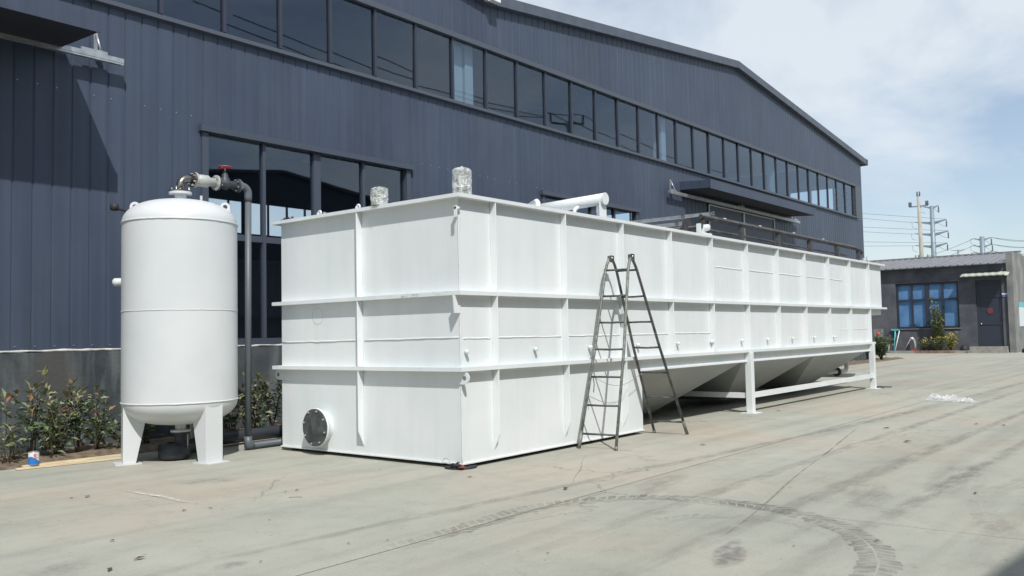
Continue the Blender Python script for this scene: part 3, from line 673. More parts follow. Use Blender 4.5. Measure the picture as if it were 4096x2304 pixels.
cr_.build('plastic_strips', 'plastic_film', hd); MB().box(15.9, 16.8, .15, .35, 3.302, 3.34).build('backing_board', 'dark_steel', hd)

# ------------------------------------------------------------------ plastic-wrapped motors
def wrapped(name, c, r, h, label, seed):
    t = tag(empty(name, c), label, 'motor', 'plastic-wrapped motors on the tank rim')
    c = Vector(c)
    MB().lathe(c, [(0, .001), (r * .9, .001), (r * .9, .05), (r * .6, .06), (r * .62, h * .9), (r * .5, h * .95), (0, h * .95)], 20).build('motor_body', 'motor_green', t)
    seg, nz_ = 40, 22; vs_ = []; fs = []
    for i in range(nz_ + 1):
        f = i / nz_
        for k in range(seg):
            an = 2 * math.pi * k / seg; v = Vector((math.cos(an) * 2.2, math.sin(an) * 2.2, f * 4 + seed))
            cr1 = 1 - abs(noise.noise(v * 1.4)) * 2.0; rr = r * (1 + .10 * noise.noise(v) + .13 * cr1 * .6)
            if f > .85: rr *= math.sqrt(max(0, 1 - ((f - .85) / .15) ** 2)) * .85 + .15 * (1 - (f - .85) / .15)
            vs_.append(c + Vector((rr * math.cos(an), rr * math.sin(an), .002 + f * h * (1 + .05 * noise.noise(v)))))
    for i in range(nz_):
        for k in range(seg): fs.append((i * seg + k, i * seg + (k + 1) % seg, (i + 1) * seg + (k + 1) % seg, (i + 1) * seg + k))
    MB().add(vs_, fs, False).build('plastic_wrap', 'plastic_film', t)
    MB().tube([c + Vector((r * 1.02 * math.cos(a_ / 3), r * 1.02 * math.sin(a_ / 3), h * .38 + .01 * math.sin(a_))) for a_ in range(20)], .006, 5).build('twisted_band', 'sign_white', t)
wrapped('wrapped_motor', (.37, .26, 3.3), .118, .415, 'taller plastic-wrapped motor standing at the near corner of the tank', 1.)
wrapped('wrapped_motor', (-.02, 1.36, 3.3), .108, .25, 'shorter plastic-wrapped motor halfway along the tank end rim', 5.3)
MB().box(.02, .6, .05, .5, 3.24, 3.299).build('motor_seat', 'white_paint', tk); MB().box(.02, .3, 1.2, 1.52, 3.24, 3.299).build('motor_seat', 'white_paint', tk)
# small loose bits on the near end rim
for nm, yy, lb in (('angle_bracket', 1.75, 'tiny white bent bracket on the tank rim left of the shorter motor'), ('wing_valve', 2.55, 'tiny white valve on the tank end rim before the window'), ('clamp_pair', 3.15, 'small dark clamps lying near the far corner of the tank end rim')):
    q = MB()
    if nm == 'clamp_pair':
        for k in range(3): q.lathe((-.05, yy + k * .09, 3.301), [(0, 0), (.018, 0), (.012, .02), (.02, .035), (0, .045)], 8)
        q.tube([(-.06, yy - .04, 3.31), (-.05, yy + .26, 3.312)], .009, 6)
    else: q.tube(arc_pts((-.04, yy, 3.33), .028, 0, math.pi * 1.2, (0, 1, 0), (0, 0, 1), 8), .013, 8); q.box(-.06, -.02, yy + .015, yy + .04, 3.301, 3.335)
    tag(q.build(nm, 'white_paint' if nm != 'clamp_pair' else 'dark_steel'), lb, 'fitting')

# rubber pad and cable scraps under the near corner
pd = tag(empty('rubber_pad', (.08, .08, 0)), 'black rubber pad with a scrap of wire under the near tank corner', 'pad')
MB().lathe((.08, .1, 0), [(0, .002), (.19, .002), (.2, .01), (.19, .024), (.1, .03), (0, .03)], 24).build('pad_disc', 'black_rubber', pd)
qs = MB()
for k in range(9): qs.tube([(-.06 + random.uniform(-.08, .08), .02 + random.uniform(-.1, .12), .03), (-.06 + random.uniform(-.08, .08), .02 + random.uniform(-.1, .1), .05 + random.random() * .03)], .012, 5)
qs.build('cable_scrap', 'black_rubber', pd); MB().box(-.1, -.05, -.08, -.02, .031, .045).build('red_tag', 'red_plastic', pd)
MB().tube(arc_pts((-.05, .22, .06), .06, 0, math.pi, (0, 1, 0), (0, 0, 1), 10), .003, 4).build('wire_loop', 'wire_grey', pd)
# ------------------------------------------------------------------ pressure vessel
VC = Vector((-1.34, 3.91, 0)); VR = .742
ve = tag(empty('pressure_vessel', VC), 'upright white cylindrical pressure vessel on three legs beside the long tank', 'vessel')
ZB, ZT = .79, 3.18
prof = [(VR, ZB + (ZT - ZB) * i / 12) for i in range(13)]
MB().lathe(VC, prof, 72).build('shell', 'vessel_paint', ve)
def head(z, s, hgt): return [(VR * math.sqrt(max(0, 1 - (i / 12) ** 3.0)) if i < 12 else 0, z + s * hgt * (i / 12) ** 1.0) for i in range(13)]
def dome(z, s, hgt):
    out = []
    for i in range(15):
        t = math.pi / 2 * i / 14; out.append((VR * math.cos(t) ** .72 if i < 14 else 0.0001, z + s * hgt * math.sin(t)))
    return out
MB().lathe(VC, dome(ZT, 1, .335), 72).build('top_head', 'vessel_paint', ve)
MB().lathe(VC, dome(ZB, -1, .315), 72).build('bottom_head', 'vessel_paint', ve)
for z_, r_ in ((ZB, .011), (ZT, .013), (1.995, .006)):
    pts = [(VC.x + (VR + .001) * math.cos(2 * math.pi * k / 90), VC.y + (VR + .001) * math.sin(2 * math.pi * k / 90), z_ + random.uniform(-.002, .002)) for k in range(91)]
    MB().tube(pts, [r_ * random.uniform(.85, 1.15) for _ in pts], 6, False).build('weld_seam', 'vessel_paint', ve)
# legs: folded channels standing on plates
for ang in (math.atan2(4.15 - VC.y, -1.93 - VC.x), math.atan2(3.32 - VC.y, -1.30 - VC.x), math.atan2(.51, .86)):
    ra = Vector((math.cos(ang), math.sin(ang), 0)); tt = Vector((-ra.y, ra.x, 0))
    def q(r, s_, z): return VC + ra * r + tt * s_ + Vector((0, 0, z))
    ro, t_ = VR - .015, .012; ri1, ri0, hw = .44, .51, .13
    lg = MB()
    lg.hexa([q(ro - t_, -hw, .014), q(ro, -hw, .014), q(ro, hw, .014), q(ro - t_, hw, .014), q(ro - t_ , -hw, .80), q(ro, -hw, .80), q(ro, hw, .80), q(ro - t_, hw, .80)])
    for sg in (-1, 1):
        a_, b_ = sg * hw, sg * (hw - t_)
        lg.hexa([q(ri0 + .06, a_, .014), q(ro - t_, a_, .014), q(ro - t_, b_, .014), q(ri0 + .06, b_, .014), q(ri1, a_, .62), q(ro - t_, a_, .79), q(ro - t_, b_, .79), q(ri1, b_, .62)])
    lo = lg.build('leg', 'vessel_paint', ve)
    MB().hexa([q(.50, -.17, .0), q(.82, -.17, .0), q(.82, .17, .0), q(.50, .17, .0), q(.50, -.17, .013), q(.82, -.17, .013), q(.82, .17, .013), q(.50, .17, .013)]).build('foot_plate', 'vessel_paint', lo)
# top nozzle, lugs, gauge stubs
MB().lathe(VC, [(.078, 3.46), (.078, 3.60), (.15, 3.601), (.15, 3.632), (.05, 3.632)], 28, smooth=False).build('top_nozzle', 'vessel_paint', ve)
for (lx, ly), an in (((-.90, 3.52), math.atan2(3.52 - VC.y, -.90 - VC.x)), ((-1.78, 4.30), math.atan2(4.3 - VC.y, -1.78 - VC.x))):
    d = Vector((math.cos(an), math.sin(an), 0)); tt = Vector((-d.y, d.x, 0)); c0 = Vector((lx, ly, 0))
    poly = [c0 - d * .075 + Vector((0, 0, 3.30)), c0 + d * .075 + Vector((0, 0, 3.24))] + [c0 + d * .065 * math.cos(t) + Vector((0, 0, 3.43 + .065 * math.sin(t))) for t in [math.pi * i / 10 for i in range(11)]]
    # the plate is turned broadside towards the yard
    rot = Matrix.Rotation(R(90 if lx > -1.2 else 60), 3, 'Z') if False else Matrix.Identity(3)
    o = MB().prism(poly, tt * .016).build('lifting_lug', 'vessel_paint', ve)
    MB().lathe(c0 + Vector((0, 0, 3.43)), [(0.0, -.002)], 3)
    hole = MB(); cc = c0 + Vector((0, 0, 3.43)); ring_ = [cc + (d * math.cos(t) + Vector((0, 0, 1)) * math.sin(t)) * .03 for t in [2 * math.pi * i / 16 for i in range(16)]]
    hole.add([p - tt * .002 for p in ring_] + [p + tt * .018 for p in ring_], [tuple(range(16)), tuple(range(16, 32))[::-1]]); hole.build('lug_eye', 'pvc_dark', o)
MB().tube([(-1.216, 3.6, 3.42), (-1.216, 3.6, 3.56)], .018, 10).build('gauge_stub', 'valve_grey', ve)
MB().tube([(-1.05, 3.55, 3.36), (-1.05, 3.55, 3.45), (-1.04, 3.55, 3.49)], [.022, .02, .008], 10).build('air_vent', 'vessel_paint', ve)
MB().tube([(-1.10, 3.55, 3.52), (-.96, 3.50, 3.40)], .004, 5).build('vent_wire', 'wire_grey', ve)
MB().tube([(-1.83, 4.48, 2.41), (-1.93, 4.56, 2.41), (-1.95, 4.575, 2.41)], [.055, .055, .03], 14).build('side_stub', 'vessel_paint', ve)
MB().lathe((-1.34 - .55, 4.65, 3.45), [(0, -.05), (.05, -.045), (.06, 0), (.05, .045), (0, .05)], 12).build('relief_valve', 'black_rubber', ve)
MB().tube([(-1.6, 4.4, 3.35), (-1.89, 4.65, 3.44)], .02, 8).build('relief_branch', 'black_rubber', ve)
# bottom outlet
MB().lathe(VC, [(.07, .50), (.07, .40), (.13, .398), (.13, .372), (.05, .372)], 24, smooth=False).build('bottom_nozzle', 'vessel_paint', ve)

# ------------------------------------------------------------------ pipework with valves
pw = tag(empty('pipe_run', (-.27, 3.91, 0)), 'grey pipe run from the vessel top through a red-wheeled valve down to the ground', 'pipework')
ZC = 3.83; Y0 = 3.91
def flx(xc, r=.105, t=.024, m_='stainless', par=pw, bolts=True):
    o = MB().lathe((xc, Y0, ZC), [(.04, -t / 2), (r, -t / 2), (r, t / 2), (.04, t / 2)], 24, 'x', False).build('pipe_flange', m_, par)
    for k in range(6):
        an = k * math.pi / 3 + .4
        MB().lathe((xc, Y0 + (r - .024) * math.cos(an), ZC + (r - .024) * math.sin(an)), [(0, -.032), (.012, -.032), (.012, .032), (0, .032)], 6, 'x', False).build('bolt', 'bolt_zinc', o)
    return o
MB().lathe((VC.x, VC.y, 0), [(.045, 3.633), (.148, 3.634), (.148, 3.655), (.045, 3.656)], 26, smooth=False).build('elbow_flange', 'stainless', pw)
for k in range(4):
    an = k * math.pi / 2 + .6; MB().tube([(VC.x + .122 * math.cos(an), VC.y + .122 * math.sin(an), 3.59), (VC.x + .122 * math.cos(an), VC.y + .122 * math.sin(an), 3.70)], .010, 6).build('stud', 'bolt_zinc', pw)
MB().tube([(VC.x, Y0, 3.65), (VC.x, Y0, 3.72)] + arc_pts((VC.x + .11, Y0, 3.72), .11, math.pi, math.pi / 2, (1, 0, 0), (0, 0, 1), 8) + [(-1.16, Y0, ZC)], .055, 16).build('steel_elbow', 'stainless', pw)
flx(-1.155); flx(-1.128, .108, .022, 'valve_grey')
MB().lathe((0, Y0, ZC), [(.05, -1.12), (.085, -1.11), (.088, -.93), (.062, -.90), (.062, -.80), (.05, -.79)], 24, 'x').build('check_valve_body', 'valve_grey', pw)
flx(-.795, .108, .022, 'valve_grey'); flx(-.768, .105, .02, 'pvc_dark')
MB().lathe((0, Y0, ZC), [(.045, -.765), (.06, -.75), (.06, -.70), (.085, -.66), (.085, -.62), (.06, -.58), (.055, -.50), (.055, -.44)], 20, 'x').build('gate_valve_body', 'pvc_dark', pw)
MB().lathe((-.645, Y0, 0), [(.07, ZC), (.065, ZC + .08), (.045, ZC + .10), (.045, ZC + .14), (.03, ZC + .15), (.03, ZC + .18), (.012, ZC + .185), (.012, ZC + .245)], 16).build('valve_bonnet', 'pvc_dark', pw)
hw_ = MB().tube(arc_pts((-.645, Y0, ZC + .245), .085, 0, 2 * math.pi, (1, 0, 0), (0, 1, 0), 28), .013, 8, False)
for k in range(4): hw_.tube([(-.645, Y0, ZC + .24), (-.645 + .085 * math.cos(k * math.pi / 2 + .5), Y0 + .085 * math.sin(k * math.pi / 2 + .5), ZC + .245)], .008, 6)
hw_.build('hand_wheel', 'wheel_red', pw)
flx(-.455, .098, .024, 'pvc_dark'); flx(-.428, .098, .022, 'pvc_grey')
MB().tube([(-.42, Y0, ZC), (-.37, Y0, ZC)] + arc_pts((-.36, Y0, ZC - .1), .1, math.pi / 2, 0, (1, 0, 0), (0, 0, 1), 8) + [(-.26, Y0, ZC - .14), (-.26, Y0, 3.62)], .056, 16).build('pvc_elbow', 'pvc_grey', pw)
MB().tube([(-.26, Y0, 3.63), (-.27, Y0, 1.8), (-.28, Y0, .14)], .047, 16).build('riser_pipe', 'pvc_grey', pw)
MB().tube([(-.28, Y0, .2), (-.28, Y0, .06), (-.20, Y0, .06)], .058, 14).build('foot_elbow', 'pvc_grey', pw)
MB().tube([(-.22, Y0, .06), (6, Y0, .06)], .048, 14).build('ground_pipe', 'pvc_grey', pw)
dw = tag(empty('drain_line', (-1.34, 3.91, 0)), 'dark drain pipe and valve under the pressure vessel running along the wall', 'pipework')
MB().lathe(VC, [(.04, .371), (.125, .37), (.125, .345), (.075, .34), (.08, .26), (.1, .22), (.1, .16)], 20, smooth=False).build('drain_valve', 'pvc_dark', dw)
MB().tube([(-1.55, 4.1, .12), (-1.34, 3.95, .12), (-.9, 4.3, .12), (-.3, 4.6, .13), (7, 4.6, .13)], .095, 14).build('drain_pipe', 'pvc_dark', dw)
MB().lathe(VC + Vector((-.06, .05, .11)), [(0, -.10), (.19, -.09), (.21, 0), (.16, .1), (.09, .12)], 18).build('drain_tee', 'pvc_dark', dw)
MB().tube(arc_pts(VC + Vector((.13, -.14, .30)), .06, R(100), R(-80), (.64, -.77, 0), (0, 0, 1), 10), [.014 + .008 * math.sin(i * .3) for i in range(11)], 8).build('valve_handle', 'valve_grey', dw)
for zz in (.36,): MB().tube([(-1.30, 3.80, .12), (-1.30, 3.80, .40)], .008, 6).build('stud', 'bolt_zinc', dw)

# ------------------------------------------------------------------ A-frame ladder
la = tag(empty('step_ladder', (3.3, -.4, 0)), 'paint-spattered grey steel A-frame ladder standing against the tank side', 'ladder')
TX, TZ = 3.15, 2.69
fr_l, fr_r = (Vector((2.25, -.135, 0)), Vector((TX, -.147, TZ))), (Vector((2.306, -.70, 0)), Vector((TX + .01, -.51, TZ)))
re_l, re_r = (Vector((4.376, -.115, 0)), Vector((TX + .02, -.165, TZ))), (Vector((4.433, -.655, 0)), Vector((TX + .03, -.49, TZ)))
def stile(a_, b_, mt):
    mid = a_.lerp(b_, .93); bend = Vector((TX - b_.x + .0, 0, 0))
    out = Vector((.085 if a_.x > 3.2 else -.085, 0, -.02))
    return MB().tube([a_ + Vector((0, 0, .01)), a_.lerp(b_, .5), mid + out * .7, b_.lerp(a_, .035) + out * .55, b_.lerp(a_, .01) + out * .25, b_], .0205, 10).build('stile', mt, la)
stile(*fr_l, 'ladder_pale'); stile(*fr_r, 'ladder_pale'); stile(*re_l, 'ladder_tube'); stile(*re_r, 'ladder_tube')
def lerp_st(st, f):
    a_, b_ = st; out = Vector((.085 if a_.x > 3.2 else -.085, 0, -.02)); w_ = max(0, f - .5) / .43
    return a_.lerp(b_, f) + out * .7 * min(1, w_)
for (l_, r_, mt) in ((fr_l, fr_r, 'ladder_pale'), (re_l, re_r, 'ladder_tube')):
    for k in range(7):
        f = .073 + k * .1435; a_, b_ = lerp_st(l_, f), lerp_st(r_, f); md = (a_ + b_) / 2 + Vector((0, 0, random.uniform(-.008, .004)))
        MB().tube([a_, md, b_], .0145, 8).build('rung', 'ladder_tube', la)
for st1, st2 in ((fr_l, re_l), (fr_r, re_r)):
    c_ = (st1[1] + st2[1]) / 2
    o = MB().box(c_.x - .055, c_.x + .055, c_.y - .03, c_.y - .018, TZ - .07, TZ + .035).box(c_.x - .04, c_.x + .04, c_.y + .018, c_.y + .03, TZ - .05, TZ + .03).build('hinge', 'ladder_tube', la); bevel(o, .012)
    MB().tube([c_ + Vector((0, -.04, -.005)), c_ + Vector((0, .045, -.005))], .016, 10).build('hinge_pin', 'bolt_zinc', o)
for st in (fr_l, fr_r, re_l, re_r):
    d = (st[1] - st[0]).normalized()
    MB().tube([st[0] + Vector((0, 0, .003)), st[0] + d * (.24 if st in (fr_l, re_r) else .05)], .026, 8).build('foot_sleeve', 'ladder_pale', la)
pa_, pb_ = lerp_st(fr_l, .36), lerp_st(re_l, .36)
MB().tube([pa_.lerp(pb_, i / 12) + Vector((0, -.05, -.16 * math.sin(math.pi * i / 12))) for i in range(13)], .0035, 5).build('spreader_wire', 'wire_grey', la)
MB().tube([pa_ + Vector((.02, -.03, 0)), pa_ + Vector((.03, -.04, -.1)), pa_ + Vector((.01, -.04, -.22))], .006, 5).build('wire_end', 'black_rubber', la)

# ------------------------------------------------------------------ planks, paint can
pk = tag(MB().hexa([(-3.06, 4.80, .006), (-1.72, 4.62, .006), (-1.70, 4.70, .006), (-3.04, 4.90, .006), (-3.06, 4.80, .024), (-1.72, 4.62, .03), (-1.70, 4.70, .03), (-3.04, 4.90, .024)]).build('timber_plank', 'wood'), 'lower pale timber plank lying along the bed edge left of the vessel', 'plank')
pk2 = tag(MB().hexa([(-2.96, 4.85, .026), (-1.55, 4.72, .034), (-1.54, 4.80, .034), (-2.95, 4.93, .026), (-2.96, 4.85, .046), (-1.55, 4.72, .056), (-1.54, 4.80, .056), (-2.95, 4.93, .046)]).build('timber_plank', 'wood'), 'upper pale timber plank carrying the paint can by the bed', 'plank')
pc = Vector((-2.83, 4.86, .047))
can = tag(empty('paint_can', pc), 'small blue and white paint can standing on the timber planks', 'paint can')
MB().lathe(pc, [(0, .001), (.062, .001), (.064, .005), (.064, .158), (.0, .158)], 32, smooth=False).build('body', 'can_white', can)
MB().lathe(pc, [(.0645, .158), (.066, .162), (.064, .168), (.056, .166), (.054, .159), (0, .159)], 32).build('rim', 'can_metal', can)
wv = MB(); vs_ = []; fs = []
for k in range(49):
    an = 2 * math.pi * k / 48; h_ = .066 + .03 * math.sin(an - math.atan2(-11.9, -5.0) + 2.4) + .012 * math.sin(2 * an)
    vs_ += [pc + Vector((.0648 * math.cos(an), .0648 * math.sin(an), .004)), pc + Vector((.0648 * math.cos(an), .0648 * math.sin(an), h_))]
fs = [(2 * k, 2 * k + 2, 2 * k + 3, 2 * k + 1) for k in range(48)]
MB().add(vs_, fs, True).build('blue_wave_band', 'can_blue', can)
va = math.atan2(CAMP.y - pc.y, CAMP.x - pc.x) + .25; lgm = MB()
for rr, n_ in ((.017, 14), (.009, 10)):
    lgm.tube([pc + Vector((.0655 * math.cos(va + rr / .065 * math.cos(t)), .0655 * math.sin(va + rr / .065 * math.cos(t)), .122 + rr * math.sin(t))) for t in [2 * math.pi * i / n_ * (.85 if rr > .01 else 1) for i in range(n_ + 1)]], .0028, 5, False)
for zz, wd in ((.092, .03), (.084, .024)): lgm.tube([pc + Vector((.0655 * math.cos(va + a_), .0655 * math.sin(va + a_), zz)) for a_ in (-wd / .065, -wd / .13, 0, wd / .13, wd / .065)], .002, 4)
lgm.build('red_emblem', 'can_red', can)

# ------------------------------------------------------------------ plants
def leaf_batch(mb, p, d, ln, wd):
    d = d.normalized(); s_ = d.cross(Vector((0, 0, 1)));
    if s_.length < .05: s_ = Vector((1, 0, 0))
    s_.normalize(); nn = s_.cross(d); a_ = random.uniform(-.6, .6); s_ = s_ * math.cos(a_) + nn * math.sin(a_); nn = s_.cross(d)
    q = [p, p + d * ln * .45 + s_ * wd + nn * wd * .35, p + d * ln + nn * (-ln * .12), p + d * ln * .45 - s_ * wd + nn * wd * .35]
    mb.add(q, [(0, 1, 2), (0, 2, 3)])
def shrub(name, base, h, stems, spread, label, cat='shrub', group=None, leaf=.115, per=26, red=.10, olive=.2, mats=('leaf_green', 'leaf_olive', 'leaf_red')):
    base = Vector(base); t = tag(empty(name, base), label, cat, group)
    st = MB(); lm = [MB(), MB(), MB()]
    for s_ in range(stems):
        an = random.uniform(0, 2 * math.pi); hh = h * (1 if s_ == 0 else random.uniform(.5, .95)); sp = spread * random.uniform(.2, 1)
        b0 = base + Vector((random.uniform(-.05, .05), random.uniform(-.05, .05), -.02)); tip = base + Vector((math.cos(an) * sp, math.sin(an) * sp * .7, hh))
        pts = [b0.lerp(tip, f) + Vector((.03 * noise.noise(Vector((f * 3, s_, base.x))), .03 * noise.noise(Vector((f * 3, s_, base.y + 9))), 0)) for f in (0, .25, .5, .75, 1)]
        st.tube(pts, [.009, .008, .006, .005, .003], 5)
        nl = int(per * hh / .6)
        for k in range(nl):
            f = random.uniform(.16, 1.0) ** .8; i = min(3, int(f * 4)); p = pts[i].lerp(pts[i + 1], f * 4 - i)
            a2 = random.uniform(0, 2 * math.pi); el = random.uniform(-.25, .9) + (.5 if f > .9 else 0)
            d = Vector((math.cos(a2) * math.cos(el), math.sin(a2) * math.cos(el), math.sin(el)))
            tw = random.uniform(0, .05 + .10 * (1 - f)); p2 = p + d * tw
            w = 2 if (f > .9 and random.random() < red * 6) else (1 if random.random() < olive + (.3 if f > .8 else 0) else 0)
            ln = leaf * random.uniform(.7, 1.35); leaf_batch(lm[w], p2, d, ln, ln * .22)
    st.build('stem', 'stem', t)
    for mb, mt, nm in zip(lm, mats, ('foliage', 'pale_foliage', 'tip_foliage')):
        if mb.v: mb.build(nm, mt, t, False)
    return t
GP = 'shrubs in the bed by the plinth'
for (px_, py_), h_, ns, lb, rd in (
    ((-2.60, 5.45), 1.18, 6, 'tallest leafy shrub in the bed with a bare upper stem behind the paint can', .12),
    ((-2.86, 5.42), .86, 4, 'shrub with bright red top leaves at the left end of the bed', .3),
    ((-2.98, 5.25), .44, 4, 'low light green shrub at the left picture edge', .02),
    ((-2.42, 5.35), .70, 6, 'bushy shrub with pale yellowish leaves just right of the paint can', .05),
    ((-2.25, 5.42), .84, 8, 'dense shrub with brownish tips midway between paint can and vessel', .25),
    ((-1.99, 5.45), .95, 8, 'dense dark green shrub with reddish top, third from the vessel', .18),
    ((-1.74, 5.42), .88, 8, 'leafy shrub with a red flush on top, second from the vessel', .2),
    ((-1.48, 5.36), .62, 7, 'smaller shrub right behind the left leg of the vessel', .05),
    ((-.95, 5.55), .55, 6, 'shaded low shrub seen under the vessel between its legs', .0),
    ((.55, 5.55), .70, 7, 'shaded shrub just right of the grey riser pipe', .0),
    ((.95, 5.5), .95, 9, 'shaded shrub with olive leaves between riser pipe and tank end', .0),
    ((1.3, 5.5), .9, 8, 'shaded shrub half hidden behind the left edge of the tank end', .0)):
    shrub('photinia_shrub', (px_, py_, .06), h_, ns, .26 if h_ < 1 else .2, lb, group=GP, red=rd * .22, per=18 if h_ < 1.1 else 12, olive=.35 if rd < .06 else .2)
shrub('round_shrub', (36.2, 5.55, .05), 1.25, 34, 1.0, 'dark rounded shrub by the warehouse corner past the far end of the tank', leaf=.13, per=34, red=.0, mats=('leaf_green', 'leaf_green', 'leaf_olive'))

# ------------------------------------------------------------------ crumpled film, dry leaves
pf = MB(); nx, ny = 60, 26; vs_ = []; fs = []
for i in range(nx + 1):
    for j in range(ny + 1):
        u, v = i / nx, j / ny; x_ = 13.0 - .75 * u + 1.1 * (v - .5) * (1 - .75 * u) + .1 * noise.noise(Vector((u * 4, v * 4, 1))); 
        wdt = .55 * (1 - .55 * abs(u - .35) ** 1.0); y_ = -1.98 - 1.2 * u + .08 * noise.noise(Vector((u * 5, v * 5, 7)))
        e = min(1, 6 * u, 6 * (1 - u), 5 * v, 5 * (1 - v)); w_ = Vector((x_ * 5, y_ * 5, 0))
        z_ = .006 + .7 * e * (.13 * abs(noise.noise(w_ * .5)) + .10 * max(0, 1 - abs(noise.noise(w_ * .8)) * 3.2) + .035 * noise.noise(w_ * 2.6)); vs_.append((x_, y_, max(.005, z_)))
for i in range(nx):
    for j in range(ny): fs.append((i * (ny + 1) + j, (i + 1) * (ny + 1) + j, (i + 1) * (ny + 1) + j + 1, i * (ny + 1) + j + 1))
tag(pf.add(vs_, fs).build('plastic_sheet', 'plastic_film'), 'crumpled clear plastic sheet lying on the open concrete at right', 'plastic sheet')
LV = [(-3.462, 2.084, .09), (-3.592, 2.155, .05), (-3.304, .522, .05), (-3.102, .409, .05), (-3.063, .273, .03), (-2.032, .498, .05), (-2.148, .54, .04), (-3.112, -.523, .03), (-4.312, -.116, .05), (-3.306, -1.797, .03), (-4.029, -1.691, .03), (-4.487, -.87, .08), (-4.77, -.993, .07),
      (-.582, .803, .04), (-.44, -.506, .06), (.742, -1.309, .04), (3.356, -1.45, .09), (-.474, -1.836, .09), (-2.696, -3.249, .03), (-3.066, -1.971, .03), (1.004, -1.931, .05), (4.99, -3.707, .12), (6.563, -2.987, .12), (-1.512, -4.605, .03), (-1.038, -5.046, .05), (1.373, -5.24, .06), (7.79, -4.401, .1), (7.837, -4.007, .1), (8.753, -.363, .08)]
for k, (x_, y_, s_) in enumerate(LV):
    mb = MB(); a_ = random.uniform(0, 6.28); d = Vector((math.cos(a_), math.sin(a_), 0)); t_ = Vector((-d.y, d.x, 0)); c_ = Vector((x_, y_, .008))
    mb.add([c_ - d * s_ * .6, c_ + t_ * s_ * .25 + Vector((0, 0, s_ * .18)), c_ + d * s_ * .6 + Vector((0, 0, s_ * .1)), c_ - t_ * s_ * .25 + Vector((0, 0, s_ * .12))], [(0, 1, 2), (0, 2, 3)])
    tag(mb.build('dry_leaf', 'dry_leaf', None, False), 'small curled brown dry leaf lying on the concrete yard', 'leaf', 'dry leaves scattered on the concrete')
tw_ = MB().tube([(-2.33, .24, .005), (-2.28, .2, .006), (-2.24, .15, .005)], .0025, 5).build('twig', 'planter'); tag(tw_, 'thin reddish twig on the concrete before the tank end', 'twig')
cl = tag(MB().box(15.95, 16.25, -.14, -.10, .02, .05).box(16.0, 16.04, -.3, .02, .02, .045).box(16.18, 16.22, -.42, -.02, .02, .045).build('bar_clamp', 'dark_steel'), 'dark steel clamp lying by the foot of the far tank leg', 'clamp')

# ------------------------------------------------------------------ far grey shed
SX = 49.0
sh = tag(empty('grey_shed', (SX, 5, 0)), 'low grey rendered shed with blue windows at the end of the yard', 'shed')
w = MB(); y_r, y_l = 2.12, 12.5; zt = 5.16
for a_, b_, z0, z1 in ((8.2, y_l, 0, zt), (4.68, 8.2, 0, 1.48), (4.68, 8.2, 4.24, zt), (3.76, 4.68, 0, zt), (2.42, 3.76, 4.2, zt), (y_r, 2.42, 0, zt)): w.box(SX, SX + .25, a_, b_, z0, z1)
w.build('front_wall', 'shed_render', sh)
MB().box(SX - .12, SX + 12, 1.80, 2.12, 0, 5.76).build('side_wall', 'shed_render_pale', sh)
MB().box(SX + .3, SX + 12, 2.2, y_l, 0, .05).build('inner_floor', 'step_concrete', sh); MB().box(SX + 5, SX + 5.2, 2.13, y_l, 0, 5.6).build('inner_wall', 'shed_render', sh)
def roofz(x): return 5.10 + (x - 48.6) * .165
for k in range(26):
    ya = 2.13 + k * .4; sh_ = MB()
    sh_.hexa([(48.6, ya, roofz(48.6)), (54.2, ya, roofz(54.2)), (54.2, ya + .396, roofz(54.2)), (48.6, ya + .396, roofz(48.6)), (48.6, ya, roofz(48.6) + .05), (54.2, ya, roofz(54.2) + .05), (54.2, ya + .396, roofz(54.2) + .05), (48.6, ya + .396, roofz(48.6) + .05)])
    sh_.hexa([(48.58, ya, roofz(48.58) + .052), (54.22, ya, roofz(54.22) + .052), (54.22, ya + .09, roofz(54.22) + .052), (48.58, ya + .09, roofz(48.58) + .052), (48.58, ya + .02, roofz(48.58) + .10), (54.22, ya + .02, roofz(54.22) + .10), (54.22, ya + .07, roofz(54.22) + .10), (48.58, ya + .07, roofz(48.58) + .10)])
    sh_.build('roof_sheet', 'shed_roof', sh)
MB().box(54.1, 54.4, 2.13, 12.6, roofz(54.2) + .06, roofz(54.2) + .14).build('ridge_cap', 'shed_roof', sh)
# shed window
wf = MB(); y0, y1, z0, z1 = 4.70, 8.17, 1.50, 4.22
wf.box(SX + .08, SX + .2, y0, y0 + .09, z0, z1); wf.box(SX + .08, SX + .2, y1 - .09, y1, z0, z1); wf.box(SX + .08, SX + .2, y0 + .091, y1 - .091, z0, z0 + .09); wf.box(SX + .08, SX + .2, y0 + .091, y1 - .091, z1 - .1, z1)
wfo = wf.build('window', 'frame_dark', sh); ys = [4.79, 5.52, 5.62, 6.32, 6.56, 7.25, 7.35, 8.08]
for a_, b_ in zip(ys[1:-1:2], ys[2::2]): MB().box(SX + .09, SX + .19, a_, b_, z0 + .091, z1 - .101).build('mullion', 'frame_dark', wfo)
for a_, b_ in zip(ys[::2], ys[1::2]):
    MB().box(SX + .09, SX + .19, a_, b_, 3.16, 3.25).build('transom', 'frame_dark', wfo)
    MB().box(SX + .14, SX + .146, a_, b_, z0 + .09, 3.16).build('pane', 'shed_glass', wfo); MB().box(SX + .14, SX + .146, a_, b_, 3.25, z1 - .1).build('pane', 'shed_glass', wfo)
    MB().box(SX + .22, SX + .24, a_, b_, z0 + .09, z1 - .1).build('blind', 'blue_blind', wfo)
MB().box(SX - .06, SX - .002, 4.6, 8.3, 1.42, 1.478).build('window_sill', 'shed_render_pale', wfo)
